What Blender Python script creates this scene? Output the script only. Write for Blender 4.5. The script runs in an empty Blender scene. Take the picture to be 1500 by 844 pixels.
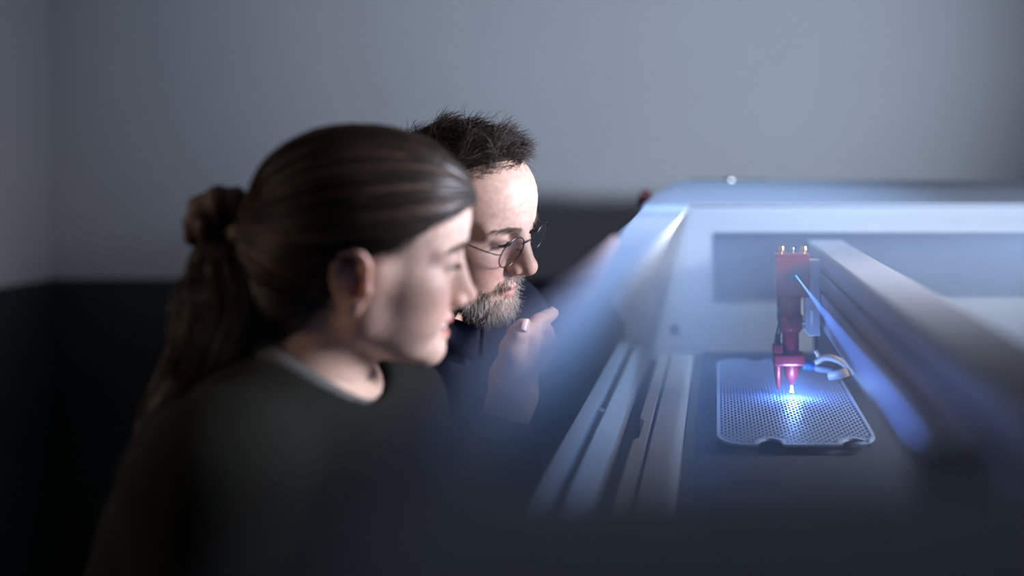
import bpy, bmesh, math, random
import numpy as np
from mathutils import Vector, Matrix

S = bpy.context.scene
COL = S.collection
EYE = 1.27          # height of the lens above the floor
FPX = 1700.0        # focal length in pixels of the 1500 px wide frame
HX, HY = 1050.0, 250.0   # where the lens axis meets the frame (shifted lens)

# ------------------------------------------------------------------ camera
cd = bpy.data.cameras.new('camera'); cam = bpy.data.objects.new('camera', cd); COL.objects.link(cam)
cam.location = (0, 0, EYE); cam.rotation_euler = (math.pi/2, 0, 0)
cd.sensor_width = 36.0; cd.lens = 36.0*FPX/1500.0
cd.shift_x = -(HX-750.0)/1500.0; cd.shift_y = (HY-422.0)/1500.0
cd.clip_start = 0.02; cd.clip_end = 60
cd.dof.use_dof = True; cd.dof.focus_distance = 1.52; cd.dof.aperture_fstop = 1.25
S.camera = cam
# ------------------------------------------------------------------ world, exposure
wd = bpy.data.worlds.new('world'); S.world = wd; wd.use_nodes = True
wd.node_tree.nodes['Background'].inputs[0].default_value = (0.62, 0.68, 0.80, 1)
wd.node_tree.nodes['Background'].inputs[1].default_value = 0.012
S.view_settings.view_transform = 'Standard'; S.view_settings.look = 'None'
S.view_settings.exposure = 0.0; S.view_settings.gamma = 1.0; S.view_settings.use_curve_mapping = False
S.cycles.use_denoising = True
S.cycles.sample_clamp_indirect = 4.0

def lamp(name, kind, loc, aim, power, col, parent=None, **kw):
    l = bpy.data.lights.new(name, kind); o = bpy.data.objects.new(name, l); COL.objects.link(o)
    o.location = loc
    if aim is not None:
        o.rotation_euler = (Vector(aim)-Vector(loc)).to_track_quat('-Z', 'Y').to_euler()
    l.energy = power; l.color = col
    for k, v in kw.items(): setattr(l, k, v)
    return o

HAZE = 0.50
def WW(X, Y, Z): return Vector((X, Z, EYE+Y))
LIGHTS = [
    # work lamps set in the open lid of the machine, to the right of the picture
    lamp('lid_work_lamp', 'AREA', tuple(WW(0.98, 0.14, 1.34)), tuple(WW(-0.30, -0.10, 1.36)), 11.5, (0.86, 0.87, 1.0), shape='RECTANGLE', size=0.30, size_y=0.40, spread=math.radians(80)),
    lamp('lid_spot', 'SPOT', tuple(WW(0.80, 0.055, 0.95)), tuple(WW(0.25, 0.27, 2.40)), 145.0, (0.69, 0.80, 1.0), spot_size=math.radians(62), spot_blend=1.0, shadow_soft_size=0.05),
    # added fill spot brightening the hood at the far end, above the picture
    lamp('hood_fill_spot', 'SPOT', tuple(WW(0.30, 1.30, 1.20)), tuple(WW(-0.06, -0.08, 2.12)), 170.0, (0.42, 0.62, 1.0), spot_size=math.radians(36), spot_blend=1.0, shadow_soft_size=0.05),
    # added narrow fill strip brightening the bar and rails, above the picture
    lamp('bar_fill_strip', 'AREA', tuple(WW(-0.07, 1.25, 1.18)), tuple(WW(-0.07, -0.3, 1.181)), 1.35, (0.32, 0.54, 1.0), shape='RECTANGLE', size=0.10, size_y=1.68, spread=math.radians(11)),
    # weak warm fill light added at the left for ear and neck
    lamp('warm_fill', 'AREA', tuple(WW(-1.5, 0.35, 0.70)), tuple(WW(-0.40, -0.12, 1.15)), 0.36, (1.0, 0.70, 0.48), shape='DISK', size=0.4, spread=math.radians(50)),
    lamp('laser_glow', 'POINT', tuple(WW(0.1050, -0.297, 1.598)), None, 0.95, (0.13, 0.31, 1.0), shadow_soft_size=0.005)]
# ------------------------------------------------------------------ helpers
def W(X, Y, Z): return Vector((X, Z, EYE+Y))            # right, up from the lens, distance
def link(name, me, mat=None, parent=None, smooth=False):
    o = bpy.data.objects.new(name, me); COL.objects.link(o)
    if mat is not None: me.materials.append(mat)
    if parent is not None: o.parent = parent
    if smooth and len(me.polygons): me.polygons.foreach_set('use_smooth', [True]*len(me.polygons))
    return o
def empty(name, label, cat, loc=(0, 0, 0), group=None):
    o = bpy.data.objects.new(name, None); COL.objects.link(o); o.location = loc
    o.empty_display_size = 0.05
    o['label'] = label; o['category'] = cat
    if group: o['group'] = group
    return o
def tag(o, label, cat, kind=None):
    o['label'] = label; o['category'] = cat
    if kind: o['kind'] = kind
    return o
def under(o, parent):                                    # parent, keeping the world place
    o.parent = parent; o.matrix_parent_inverse = Matrix.Translation(parent.location).inverted(); return o

def mat(name, col, rough=0.5, metal=0.0, spec=0.5, noise=0.0, nscale=40, bump=0.0, bscale=200, sss=0.0, emit=None, estr=0.0, alpha=1.0, trans=0.0, coat=0.0):
    m = bpy.data.materials.new(name); m.use_nodes = True; nt = m.node_tree; b = nt.nodes['Principled BSDF']
    b.inputs['Base Color'].default_value = (*col, 1); b.inputs['Roughness'].default_value = rough
    b.inputs['Metallic'].default_value = metal; b.inputs['Specular IOR Level'].default_value = spec
    if coat: b.inputs['Coat Weight'].default_value = coat
    if sss:
        b.inputs['Subsurface Weight'].default_value = sss
        b.inputs['Subsurface Radius'].default_value = (1.0, 0.35, 0.2); b.inputs['Subsurface Scale'].default_value = 0.006
    if emit: b.inputs['Emission Color'].default_value = (*emit, 1); b.inputs['Emission Strength'].default_value = estr
    if trans: b.inputs['Transmission Weight'].default_value = trans
    b.inputs['Alpha'].default_value = alpha
    tc = nt.nodes.new('ShaderNodeTexCoord')
    if noise:
        n = nt.nodes.new('ShaderNodeTexNoise'); n.inputs['Scale'].default_value = nscale; n.inputs['Detail'].default_value = 4
        nt.links.new(tc.outputs['Object'], n.inputs['Vector'])
        mx = nt.nodes.new('ShaderNodeMix'); mx.data_type = 'RGBA'
        mx.inputs['A'].default_value = (*[c*(1-noise) for c in col], 1); mx.inputs['B'].default_value = (*[min(1, c*(1+noise)) for c in col], 1)
        nt.links.new(n.outputs['Fac'], mx.inputs['Factor']); nt.links.new(mx.outputs['Result'], b.inputs['Base Color'])
    if bump:
        n = nt.nodes.new('ShaderNodeTexNoise'); n.inputs['Scale'].default_value = bscale; n.inputs['Detail'].default_value = 5
        nt.links.new(tc.outputs['Object'], n.inputs['Vector'])
        bp = nt.nodes.new('ShaderNodeBump'); bp.inputs['Strength'].default_value = bump; bp.inputs['Distance'].default_value = 0.002
        nt.links.new(n.outputs['Fac'], bp.inputs['Height']); nt.links.new(bp.outputs['Normal'], b.inputs['Normal'])
    return m
def vcol_mat(name, rough, sss=0.0, spec=0.4, bump=0.0, bscale=900, mott=0.12):
    m = mat(name, (0.5, 0.4, 0.35), rough, sss=sss, spec=spec, bump=bump, bscale=bscale); nt = m.node_tree
    a = nt.nodes.new('ShaderNodeVertexColor'); a.layer_name = 'tint'
    tc = nt.nodes['Texture Coordinate']; n = nt.nodes.new('ShaderNodeTexNoise'); n.inputs['Scale'].default_value = 160; n.inputs['Detail'].default_value = 5
    r = nt.nodes.new('ShaderNodeMapRange'); r.inputs['From Min'].default_value = 0.3; r.inputs['From Max'].default_value = 0.7; r.inputs['To Min'].default_value = 1-mott; r.inputs['To Max'].default_value = 1+mott
    vm = nt.nodes.new('ShaderNodeVectorMath'); vm.operation = 'SCALE'
    nt.links.new(tc.outputs['Object'], n.inputs['Vector']); nt.links.new(n.outputs['Fac'], r.inputs['Value']); nt.links.new(a.outputs['Color'], vm.inputs[0]); nt.links.new(r.outputs['Result'], vm.inputs['Scale'])
    nt.links.new(vm.outputs[0], nt.nodes['Principled BSDF'].inputs['Base Color']); return m

# ---- mesh builders
def from_np(name, V, F, cols=None):
    me = bpy.data.meshes.new(name); V = np.asarray(V, dtype=np.float32); F = np.asarray(F, dtype=np.int32)
    n = F.shape[1]
    me.vertices.add(len(V)); me.vertices.foreach_set('co', V.ravel())
    me.loops.add(F.size); me.loops.foreach_set('vertex_index', F.ravel())
    me.polygons.add(len(F)); me.polygons.foreach_set('loop_start', np.arange(0, F.size, n, dtype=np.int32))
    me.update(calc_edges=True); me.validate()
    if cols is not None:
        at = me.color_attributes.new('tint', 'FLOAT_COLOR', 'POINT')
        c4 = np.ones((len(V), 4), dtype=np.float32); c4[:, :3] = cols; at.data.foreach_set('color', c4.ravel())
    return me
def box(name, lo, hi, m, parent=None, bev=0.0, seg=2):
    bm = bmesh.new(); bmesh.ops.create_cube(bm, size=1.0)
    lo = Vector(lo); hi = Vector(hi)
    for v in bm.verts: v.co = Vector([lo[i]+(v.co[i]+0.5)*(hi[i]-lo[i]) for i in range(3)])
    if bev: bmesh.ops.bevel(bm, geom=bm.edges[:]+bm.verts[:], offset=bev, segments=seg, affect='EDGES', profile=0.5)
    me = bpy.data.meshes.new(name); bm.to_mesh(me); bm.free()
    return link(name, me, m, parent, smooth=False)
def wbox(name, X, Y, Z, m, parent=None, bev=0.0, seg=2):
    return box(name, (X[0], Z[0], EYE+Y[0]), (X[1], Z[1], EYE+Y[1]), m, parent, bev, seg)
def lathe(name, prof, m, parent=None, at=(0, 0, 0), axis=(0, 0, 1), n=32, smooth=True):
    V = []; F = []
    q = Vector((0, 0, 1)).rotation_difference(Vector(axis).normalized()); at = Vector(at)
    for r, z in prof:
        for i in range(n):
            a = 2*math.pi*i/n; V.append(at+q@Vector((r*math.cos(a), r*math.sin(a), z)))
    for j in range(len(prof)-1):
        for i in range(n): F.append((j*n+i, j*n+(i+1) % n, (j+1)*n+(i+1) % n, (j+1)*n+i))
    me = bpy.data.meshes.new(name); me.from_pydata(V, [], F+[tuple(range(n))[::-1], tuple(range((len(prof)-1)*n, len(prof)*n))])
    me.update(); o = link(name, me, m, parent, smooth)
    if smooth: me.set_sharp_from_angle(angle=math.radians(40))
    return o
def crom(pts, n):
    pts = [Vector(p) for p in pts]; P = [2*pts[0]-pts[1]]+pts+[2*pts[-1]-pts[-2]]; out = []
    for i in range(1, len(P)-2):
        for k in range(n):
            t = k/n; a, b, c, d = P[i-1], P[i], P[i+1], P[i+2]
            out.append(0.5*((2*b)+(c-a)*t+(2*a-5*b+4*c-d)*t*t+(3*b-a-3*c+d)*t**3))
    out.append(pts[-1]); return out
def tube(name, pts, r, m, parent=None, n=10, smooth=True, closed=False):
    pts = [Vector(p) for p in pts]; R = r if hasattr(r, '__len__') else [r]*len(pts); V = []; F = []
    N = len(pts); up = None
    for i, p in enumerate(pts):
        t = (pts[(i+1) % N]-pts[i-1]) if closed else (pts[min(i+1, N-1)]-pts[max(i-1, 0)])
        t.normalize()
        if up is None: up = t.orthogonal()
        up = (up-t*up.dot(t)).normalized(); s = t.cross(up)
        for k in range(n):
            a = 2*math.pi*k/n; V.append(p+(up*math.cos(a)+s*math.sin(a))*R[i])
    for i in range(N if closed else N-1):
        j = (i+1) % N
        for k in range(n): F.append((i*n+k, i*n+(k+1) % n, j*n+(k+1) % n, j*n+k))
    if not closed: F += [tuple(range(n))[::-1], tuple(range((N-1)*n, N*n))]
    me = bpy.data.meshes.new(name); me.from_pydata(V, [], F); me.update(); return link(name, me, m, parent, smooth)
def prism(name, poly, axis, a, b, m, parent=None, bev=0.0):
    """poly: list of 2-D points; extruded along a world axis from a to b."""
    def pt(u, v, w): return {'x': (w, u, v), 'y': (u, w, v), 'z': (u, v, w)}[axis]
    n = len(poly); bm = bmesh.new()
    A = [bm.verts.new(pt(u, v, a)) for u, v in poly]; B = [bm.verts.new(pt(u, v, b)) for u, v in poly]
    bm.faces.new(A); bm.faces.new(B[::-1])
    for i in range(n): bm.faces.new((A[i], B[i], B[(i+1) % n], A[(i+1) % n]))
    bmesh.ops.recalc_face_normals(bm, faces=bm.faces[:])
    if bev: bmesh.ops.bevel(bm, geom=bm.edges[:], offset=bev, segments=3, affect='EDGES', profile=0.5)
    me = bpy.data.meshes.new(name); bm.to_mesh(me); bm.free(); return link(name, me, m, parent)
def strands(name, P, r, m, parent=None, cols=None, sides=3, taper=0.35):
    """P (N,M,3) strand points, r (N,) radii: thin three-sided hairs in one mesh."""
    P = np.asarray(P, dtype=np.float64); N, M, _ = P.shape
    T = np.gradient(P, axis=1); T /= np.linalg.norm(T, axis=2, keepdims=True)+1e-9
    ref = np.array([0.31, 0.52, 0.79]); A = np.cross(T, ref); A /= np.linalg.norm(A, axis=2, keepdims=True)+1e-9
    B = np.cross(T, A); tt = np.linspace(0, 1, M); prof = 1-(1-taper)*tt**2
    rr = (np.asarray(r).reshape(-1, 1)*prof[None])[..., None]
    rings = [P+rr*(A*math.cos(2*math.pi*k/sides)+B*math.sin(2*math.pi*k/sides)) for k in range(sides)]
    V = np.stack(rings, axis=2).reshape(-1, 3)
    idx = np.arange(N*M*sides).reshape(N, M, sides); F = []
    for k in range(sides):
        k2 = (k+1) % sides
        F.append(np.stack([idx[:, :-1, k], idx[:, :-1, k2], idx[:, 1:, k2], idx[:, 1:, k]], axis=-1).reshape(-1, 4))
    c = None
    if cols is not None: c = np.repeat(np.asarray(cols), M*sides, axis=0)
    me = from_np(name, V, np.concatenate(F), c); return link(name, me, m, parent, True)

# ---- implicit surfaces: smooth unions of tapered shapes, skinned into one continuous mesh
def smin(a, b, k):
    if k <= 0: return np.minimum(a, b)
    h = np.clip(0.5+0.5*(b-a)/k, 0, 1); return b+(a-b)*h-k*h*(1-h)
class Field:
    def __init__(s, lo, hi, res):
        s.lo = np.array(lo, float); s.res = res
        s.n = np.ceil((np.array(hi)-s.lo)/res).astype(int)+1
        s.ax = [s.lo[i]+res*np.arange(s.n[i]) for i in range(3)]
        s.v = np.full(tuple(s.n), 0.05, dtype=np.float32)
    def blk(s, lo, hi):
        i0 = np.clip(np.floor((np.array(lo)-s.lo)/s.res).astype(int), 0, s.n); i1 = np.clip(np.ceil((np.array(hi)-s.lo)/s.res).astype(int)+1, 0, s.n)
        if np.any(i1 <= i0): return None, None
        sl = tuple(slice(a, b) for a, b in zip(i0, i1))
        g = [s.ax[i][sl[i]].reshape([-1 if j == i else 1 for j in range(3)]).astype(np.float32) for i in range(3)]
        return sl, g
    def comb(s, sl, d, k, op):
        if op == 'add': s.v[sl] = smin(s.v[sl], d, k)
        else: s.v[sl] = -smin(-s.v[sl], d, k)
    def ell(s, c, r, k=0.01, rot=None, op='add'):
        c = np.array(c, float); r = np.array(r if hasattr(r, '__len__') else (r,)*3, float); m = 1.2*r.max()+1.8*k+3*s.res
        ext = (1.2*r+1.8*k+3*s.res) if rot is None else np.array([m]*3)
        sl, g = s.blk(c-ext, c+ext)
        if sl is None: return
        p = [g[i]-c[i] for i in range(3)]
        if rot is not None:
            R = np.array(rot.inverted() if isinstance(rot, Matrix) else rot)
            p = [R[i][0]*p[0]+R[i][1]*p[1]+R[i][2]*p[2] for i in range(3)]
        k0 = np.sqrt(sum((p[i]/r[i])**2 for i in range(3))); k1 = np.sqrt(sum((p[i]/r[i]**2)**2 for i in range(3)))
        s.comb(sl, (k0*(k0-1)/np.maximum(k1, 1e-9)).astype(np.float32), k, op)
    def cone(s, a, b, ra, rb, k=0.01, op='add'):
        a = np.array(a, float); b = np.array(b, float); e = max(ra, rb)+1.6*k+3*s.res
        sl, g = s.blk(np.minimum(a, b)-e, np.maximum(a, b)+e)
        if sl is None: return
        ab = b-a; L2 = ab@ab
        t = np.clip(sum((g[i]-a[i])*ab[i] for i in range(3))/L2, 0, 1)
        d = np.sqrt(sum((g[i]-a[i]-t*ab[i])**2 for i in range(3)))-(ra+(rb-ra)*t)
        s.comb(sl, d.astype(np.float32), k, op)
    def chain(s, pts, rs, k=0.01, op='add'):
        for i in range(len(pts)-1): s.cone(pts[i], pts[i+1], rs[i], rs[i+1], k, op)
    def plane(s, n, d, k=0.0):                    # keep where n.p < d
        n = np.array(n, float); g = [s.ax[i].reshape([-1 if j == i else 1 for j in range(3)]) for i in range(3)]
        q = (sum(g[i]*n[i] for i in range(3))-d).astype(np.float32); s.v = -smin(-s.v, -q, k)
    def skin(s):
        v = s.v; ins = v < 0; n = s.n
        c = sum(ins[i:n[0]-1+i, j:n[1]-1+j, k:n[2]-1+k].astype(np.int8) for i in (0, 1) for j in (0, 1) for k in (0, 1))
        I = np.argwhere((c > 0) & (c < 8)); acc = np.zeros((len(I), 3)); cnt = np.zeros(len(I))
        off = [(i, j, k) for i in (0, 1) for j in (0, 1) for k in (0, 1)]
        for a in off:
            for ax in range(3):
                if a[ax]: continue
                b = list(a); b[ax] = 1
                va = v[I[:, 0]+a[0], I[:, 1]+a[1], I[:, 2]+a[2]]; vb = v[I[:, 0]+b[0], I[:, 1]+b[1], I[:, 2]+b[2]]
                x = (va < 0) != (vb < 0); t = np.where(x, va/np.where(x, va-vb, 1), 0)
                p = np.repeat(np.array(a, float)[None], len(I), 0); p[:, ax] += t
                acc[x] += p[x]; cnt[x] += 1
        V = s.lo+s.res*(I+acc/cnt[:, None])
        idm = np.full(tuple(n-1), -1, dtype=np.int32); idm[I[:, 0], I[:, 1], I[:, 2]] = np.arange(len(I)); Q = []
        for ax in range(3):
            u, w = (ax+1) % 3, (ax+2) % 3
            s0 = [slice(None)]*3; s1 = [slice(None)]*3
            s0[ax] = slice(0, -1); s1[ax] = slice(1, None)
            a, b = ins[tuple(s0)], ins[tuple(s1)]
            E = np.argwhere(a != b); ok = (E[:, u] > 0) & (E[:, w] > 0) & (E[:, u] < n[u]-1) & (E[:, w] < n[w]-1); E = E[ok]
            fl = a[E[:, 0], E[:, 1], E[:, 2]]; q = []
            for du, dw in ((-1, -1), (0, -1), (0, 0), (-1, 0)):
                e = E.copy(); e[:, u] += du; e[:, w] += dw; q.append(idm[e[:, 0], e[:, 1], e[:, 2]])
            q = np.stack(q, 1); q[~fl] = q[~fl][:, ::-1]; Q.append(q)
        return V, np.concatenate(Q)
    def at(s, P):                                 # nearest sampled distance
        i = np.clip(np.rint((P-s.lo)/s.res).astype(int), 0, s.n-1); return s.v[i[:, 0], i[:, 1], i[:, 2]]
def relax(V, F, it=2, lam=0.5):
    for _ in range(it):
        acc = np.zeros_like(V); cnt = np.zeros(len(V))
        for k in range(4):
            np.add.at(acc, F[:, k], V[F[:, (k+1) % 4]]); np.add.at(cnt, F[:, k], 1)
            np.add.at(acc, F[:, k], V[F[:, (k+3) % 4]]); np.add.at(cnt, F[:, k], 1)
        V = V*(1-lam)+lam*acc/np.maximum(cnt, 1)[:, None]
    return V
def xf(M, V):
    M = np.array(M); return V@M[:3, :3].T+M[:3, 3]
# ------------------------------------------------------------------ heads (local frame: x forward, y to the person's left, z up, 0 = eye level between the ears)
def rotm(ax, deg): return Matrix.Rotation(math.radians(deg), 3, ax)
def head_field(female, res, neck, lo=(-0.13, -0.115, -0.26), hi=(0.135, 0.115, 0.125)):
    f = Field(lo, hi, res); g = 1.0 if female else 0.0
    jw = 0.046 if female else 0.051
    f.ell((-0.006, 0, 0.030 if female else 0.027), (0.094, 0.0735, 0.077 if female else 0.072), 0.01)                    # cranium
    f.ell((0.026, 0, 0.036), (0.063, 0.058, 0.056), 0.03)                      # forehead
    f.ell((0.033, 0, -0.028), (0.051, 0.056, 0.064), 0.025)                    # mid face
    f.ell((0.056, 0, -0.062), (0.034, 0.031, 0.030), 0.02)                     # jaws behind the lips
    for s in (-1, 1):
        f.ell((0.020, s*0.041, -0.045), (0.030, 0.018, 0.034), 0.02)           # masseter
        f.ell((0.038, s*0.041, -0.052), (0.032, 0.018, 0.034), 0.022)          # cheek pad
        f.ell((0.046, s*0.033, -0.058), (0.034, 0.024, 0.034), 0.022)
        f.ell((0.050, s*0.042, -0.026), (0.030, 0.021, 0.022), 0.018)          # cheekbone
        f.ell((0.056, s*0.033, -0.052), (0.026, 0.020, 0.022), 0.018)          # cheek
        f.cone((0.006, s*jw, -0.066), (0.073, s*0.013, -0.102), 0.017, 0.015, 0.022)  # jaw line
        f.cone((0.004, s*0.058, -0.010), (0.006, s*jw, -0.066), 0.016, 0.016, 0.02)
    f.ell((0.0785, 0, -0.1035), (0.0165, 0.0195 if female else 0.024, 0.0150), 0.014)  # chin
    f.ell((0.034, 0, -0.086), (0.045, 0.036, 0.028), 0.022)                     # under the chin
    b = 0.0065 if female else 0.0095
    for s in (-1, 1): f.cone((0.0835, s*0.012, 0.017), (0.066, s*0.046, 0.013), b, b*0.9, 0.014)  # brow
    for s in (-1, 1): f.ell((0.094, s*0.032, -0.001), (0.0165, 0.0185, 0.0115), 0.012, op='sub')  # socket
    for s in (-1, 1):                                                          # lids round the eyeball
        f.ell((0.0725, s*0.0315, 0.0005), 0.0142, 0.0045)
        f.ell((0.0835, s*0.0320, -0.0048), (0.010, 0.0118, 0.0021), 0.0012, rot=rotm('Y', 20), op='sub')
    f.cone((0.079, 0, 0.000), (0.0965, 0, -0.042 if female else -0.037), 0.0075, 0.0110 if female else 0.0125, 0.010)   # sides of the nose
    if female:
        f.cone((0.085, 0, 0.006), (0.1065, 0, -0.036), 0.0055, 0.0065, 0.010)
        f.ell((0.1090, 0, -0.0405), 0.0080, 0.006)
        al, ax_ = 0.0108, 0.0968
    else:
        f.cone((0.087, 0, 0.008), (0.1080, 0, -0.031), 0.0070, 0.0085, 0.011)
        f.ell((0.1105, 0, -0.0360), 0.0100, 0.007)
        al, ax_ = 0.0130, 0.0975
    nz = 0.0 if female else 0.0055
    f.cone((0.107, 0, -0.046+nz), (0.094, 0, -0.0545+nz), 0.0042, 0.0045, 0.006)     # columella
    for s in (-1, 1):
        f.ell((ax_, s*al, -0.0455+nz), (0.0085, 0.0062, 0.0068), 0.006)           # wing of the nose
        f.ell((0.1010, s*0.0062, -0.0528+nz), (0.0055, 0.0030, 0.0045), 0.003, op='sub')
    # lips
    up = [(0.0745, 0.0245, -0.0705), (0.0885, 0.0135, -0.0690), (0.0940, 0.004, -0.0682), (0.0935, 0, -0.0688)]
    lw = [(0.0745, 0.0240, -0.0715), (0.0860, 0.0130, -0.0800), (0.0910, 0.004, -0.0828), (0.0912, 0, -0.0830)]
    if female:
        up = [(0.0705, 0.0275, -0.0668), (0.0875, 0.0140, -0.0680), (0.0925, 0.004, -0.0680), (0.0922, 0, -0.0684)]
        lw = [(0.0705, 0.0270, -0.0680), (0.0855, 0.0135, -0.0815), (0.0905, 0.004, -0.0850), (0.0908, 0, -0.0852)]
    if not female:
        up = [(x-0.003, y*1.02, z-0.002) for x, y, z in up]; lw = [(x-0.002, y, z) for x, y, z in lw]; lw = [(x+0.001, y*1.02, z+(0.002 if y < 0.02 else -0.002)) for x, y, z in lw]
    for s in (-1, 1):
        f.chain([(x, s*y, z) for x, y, z in up], [r*(0.85 if female else 0.75) for r in (0.0016, 0.0040, 0.0046, 0.0044)], 0.004)
        f.chain([(x, s*y, z) for x, y, z in lw], [r*(0.88 if female else 0.78) for r in (0.0016, 0.0046, 0.0054, 0.0055)], 0.004)
    if female:                                                                 # parted, smiling
        gp = [(0.0750, 0.0255, -0.0676), (0.0925, 0.0130, -0.0748), (0.0980, 0, -0.0766)]
        for o_ in (0, 0.008):
            for s in (-1, 1): f.chain([(x-o_, s*y, z) for x, y, z in gp], [0.0010, 0.0042, 0.0046], 0.0012, op='sub')
    else:
        gp = [(0.0785, 0.0235, -0.0725), (0.0945, 0.0125, -0.0760), (0.0985, 0, -0.0765)]
        for s in (-1, 1): f.chain([(x+0.001, s*y, z) for x, y, z in gp], [0.0006, 0.0012, 0.0012], 0.002, op='sub')
    # ears
    for s in (-1, 1):
        R = Matrix.Rotation(math.radians(s*24), 3, 'Z')@Matrix.Rotation(math.radians(-10), 3, 'Y')
        c = Vector((-0.008, s*0.0760, -0.020))
        def E(x, y, z): return tuple(c+R@Vector((x, s*y, z)))
        f.ell(E(0, 0.001, -0.001), (0.0165, 0.0050, 0.0275), 0.004, rot=R)
        f.ell(E(0.003, 0.0065, -0.003), (0.0105, 0.0085, 0.0155), 0.002, rot=R, op='sub')
        f.ell(E(-0.002, 0.0060, 0.014), (0.0095, 0.0050, 0.010), 0.002, rot=R, op='sub')
        rim = [E(0.012, 0.002, 0.006), E(0.0145, 0.004, 0.018), E(0.006, 0.0055, 0.0285), E(-0.008, 0.006, 0.0275), E(-0.0165, 0.006, 0.015), E(-0.0172, 0.0055, -0.002), E(-0.011, 0.004, -0.019), E(-0.003, 0.003, -0.028)]
        rc = [tuple(p) for p in crom(rim, 4)]; f.chain(rc, list(np.interp(np.linspace(0, 1, len(rc)), np.linspace(0, 1, 8), [0.0025, 0.0030, 0.0034, 0.0036, 0.0036, 0.0033, 0.0032, 0.004])), 0.002)
        f.chain([E(-0.009, 0.004, 0.013), E(-0.0105, 0.0045, 0.000), E(-0.005, 0.004, -0.015), E(0.004, 0.004, -0.018)], [0.002, 0.0026, 0.0026, 0.003], 0.003)
        f.ell(E(0.0, 0.002, -0.026), (0.0075, 0.0040, 0.0085), 0.004, rot=R)
        f.ell(E(0.0125, 0.002, -0.007), (0.0045, 0.0040, 0.006), 0.003, rot=R)
    if not female:                                                             # creases across the forehead
        X, Y, Z = [f.ax[i].reshape([-1 if j == i else 1 for j in range(3)]) for i in range(3)]
        m_ = np.exp(-((Z-0.055)/0.016)**2-(Y/0.034)**2)*(X > 0.05)
        f.v += (0.00055*np.sin((Z+0.25*Y**2/0.03)*2*math.pi/0.0115)*m_).astype(np.float32)
    # neck: chain of (point, radius) in the local frame
    f.chain([n[0] for n in neck], [n[1] for n in neck], 0.028)
    return f
def skin_tint(V, female, base):
    """pigment of the face in the head frame: lips, cheeks, nose, ear."""
    c = np.repeat(np.array(base, float)[None], len(V), 0); x, y, z = V.T; ay = np.abs(y)
    def blob(p, r, col, w):
        d = ((x-p[0])/r[0])**2+((ay-p[1])/r[1])**2+((z-p[2])/r[2])**2
        k = (np.exp(-d)*w)[:, None]; c[:] = c*(1-k)+np.array(col)*k
    red = (base[0]*1.0, base[1]*0.62, base[2]*0.60)
    blob((0.075, 0.042, -0.04), (0.03, 0.022, 0.022), red, 0.45); blob((0.112, 0, -0.042), (0.016, 0.014, 0.014), red, 0.45)
    blob((-0.008, 0.08, -0.014), (0.02, 0.014, 0.034), red, 0.6)
    blob((0.074, 0.0315, 0.002), (0.02, 0.016, 0.012), (base[0]*0.72, base[1]*0.55, base[2]*0.55), 0.45)
    lip = ((0.42, 0.135, 0.13) if female else (0.40, 0.17, 0.155))
    zc = np.where(female, -0.0755, -0.0755)+(0.006 if female else 0.004)*(ay/0.024)**2; hw = (0.0105 if female else 0.0075)*np.sqrt(np.clip(1-(ay/0.027)**2, 0, 1))
    k = np.clip((hw-np.abs(z-zc))/0.002+0.5, 0, 1)*(x > 0.068)*0.85; c = c*(1-k[:, None])+np.array(lip)*k[:, None]
    return c
# ------------------------------------------------------------------ people
rng = np.random.default_rng(7)
SKIN = vcol_mat('skin', 0.5, sss=0.35, spec=0.45, bump=0.14, bscale=800)
HAIR = vcol_mat('hair', 0.48, spec=0.45)
EYEW = mat('eye_white', (0.72, 0.70, 0.68), 0.15, spec=0.6)
IRIS = mat('iris', (0.05, 0.035, 0.025), 0.1)
TEETH = mat('teeth', (0.82, 0.80, 0.75), 0.2)
NAIL = mat('nail', (0.62, 0.42, 0.38), 0.25)
SHOE = mat('shoe_leather', (0.02, 0.02, 0.022), 0.4)
SOLE = mat('shoe_sole', (0.10, 0.10, 0.10), 0.7)

def head_matrix(yaw, pitch, roll, sc, loc, px, Z0):
    R = Matrix.Rotation(math.radians(yaw), 3, 'Z')@Matrix.Rotation(math.radians(pitch), 3, 'Y')@Matrix.Rotation(math.radians(roll), 3, 'X')
    q = (R@Vector(loc))*sc; d = Z0+q.y
    O = Vector(((px[0]-HX)*d/FPX-q.x, Z0, EYE-(px[1]-HY)*d/FPX-q.z))
    return Matrix.Translation(O)@(R.to_4x4())@Matrix.Scale(sc, 4)
def grad(f, V, h=None):
    h = h or 2*f.res; G = np.zeros_like(V)
    for i in range(3):
        d = np.zeros(3); d[i] = h; G[:, i] = f.at(V+d)-f.at(V-d)
    return G/(np.linalg.norm(G, axis=1, keepdims=True)+1e-9)
def merge(parts):
    Vs, Fs, Cs = [], [], []; n = 0
    for V, F, C in parts: Vs.append(V); Fs.append(F+n); Cs.append(C); n += len(V)
    return np.concatenate(Vs), np.concatenate(Fs), np.concatenate(Cs)
def sphere_mesh(name, r, m, parent, c, M, sc=(1, 1, 1), u=24, v=16):
    bm = bmesh.new(); bmesh.ops.create_uvsphere(bm, u_segments=u, v_segments=v, radius=r)
    for w in bm.verts: w.co = M@(Vector(c)+Vector((w.co.x*sc[0], w.co.y*sc[1], w.co.z*sc[2])))
    me = bpy.data.meshes.new(name); bm.to_mesh(me); bm.free(); return link(name, me, m, parent, True)
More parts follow.
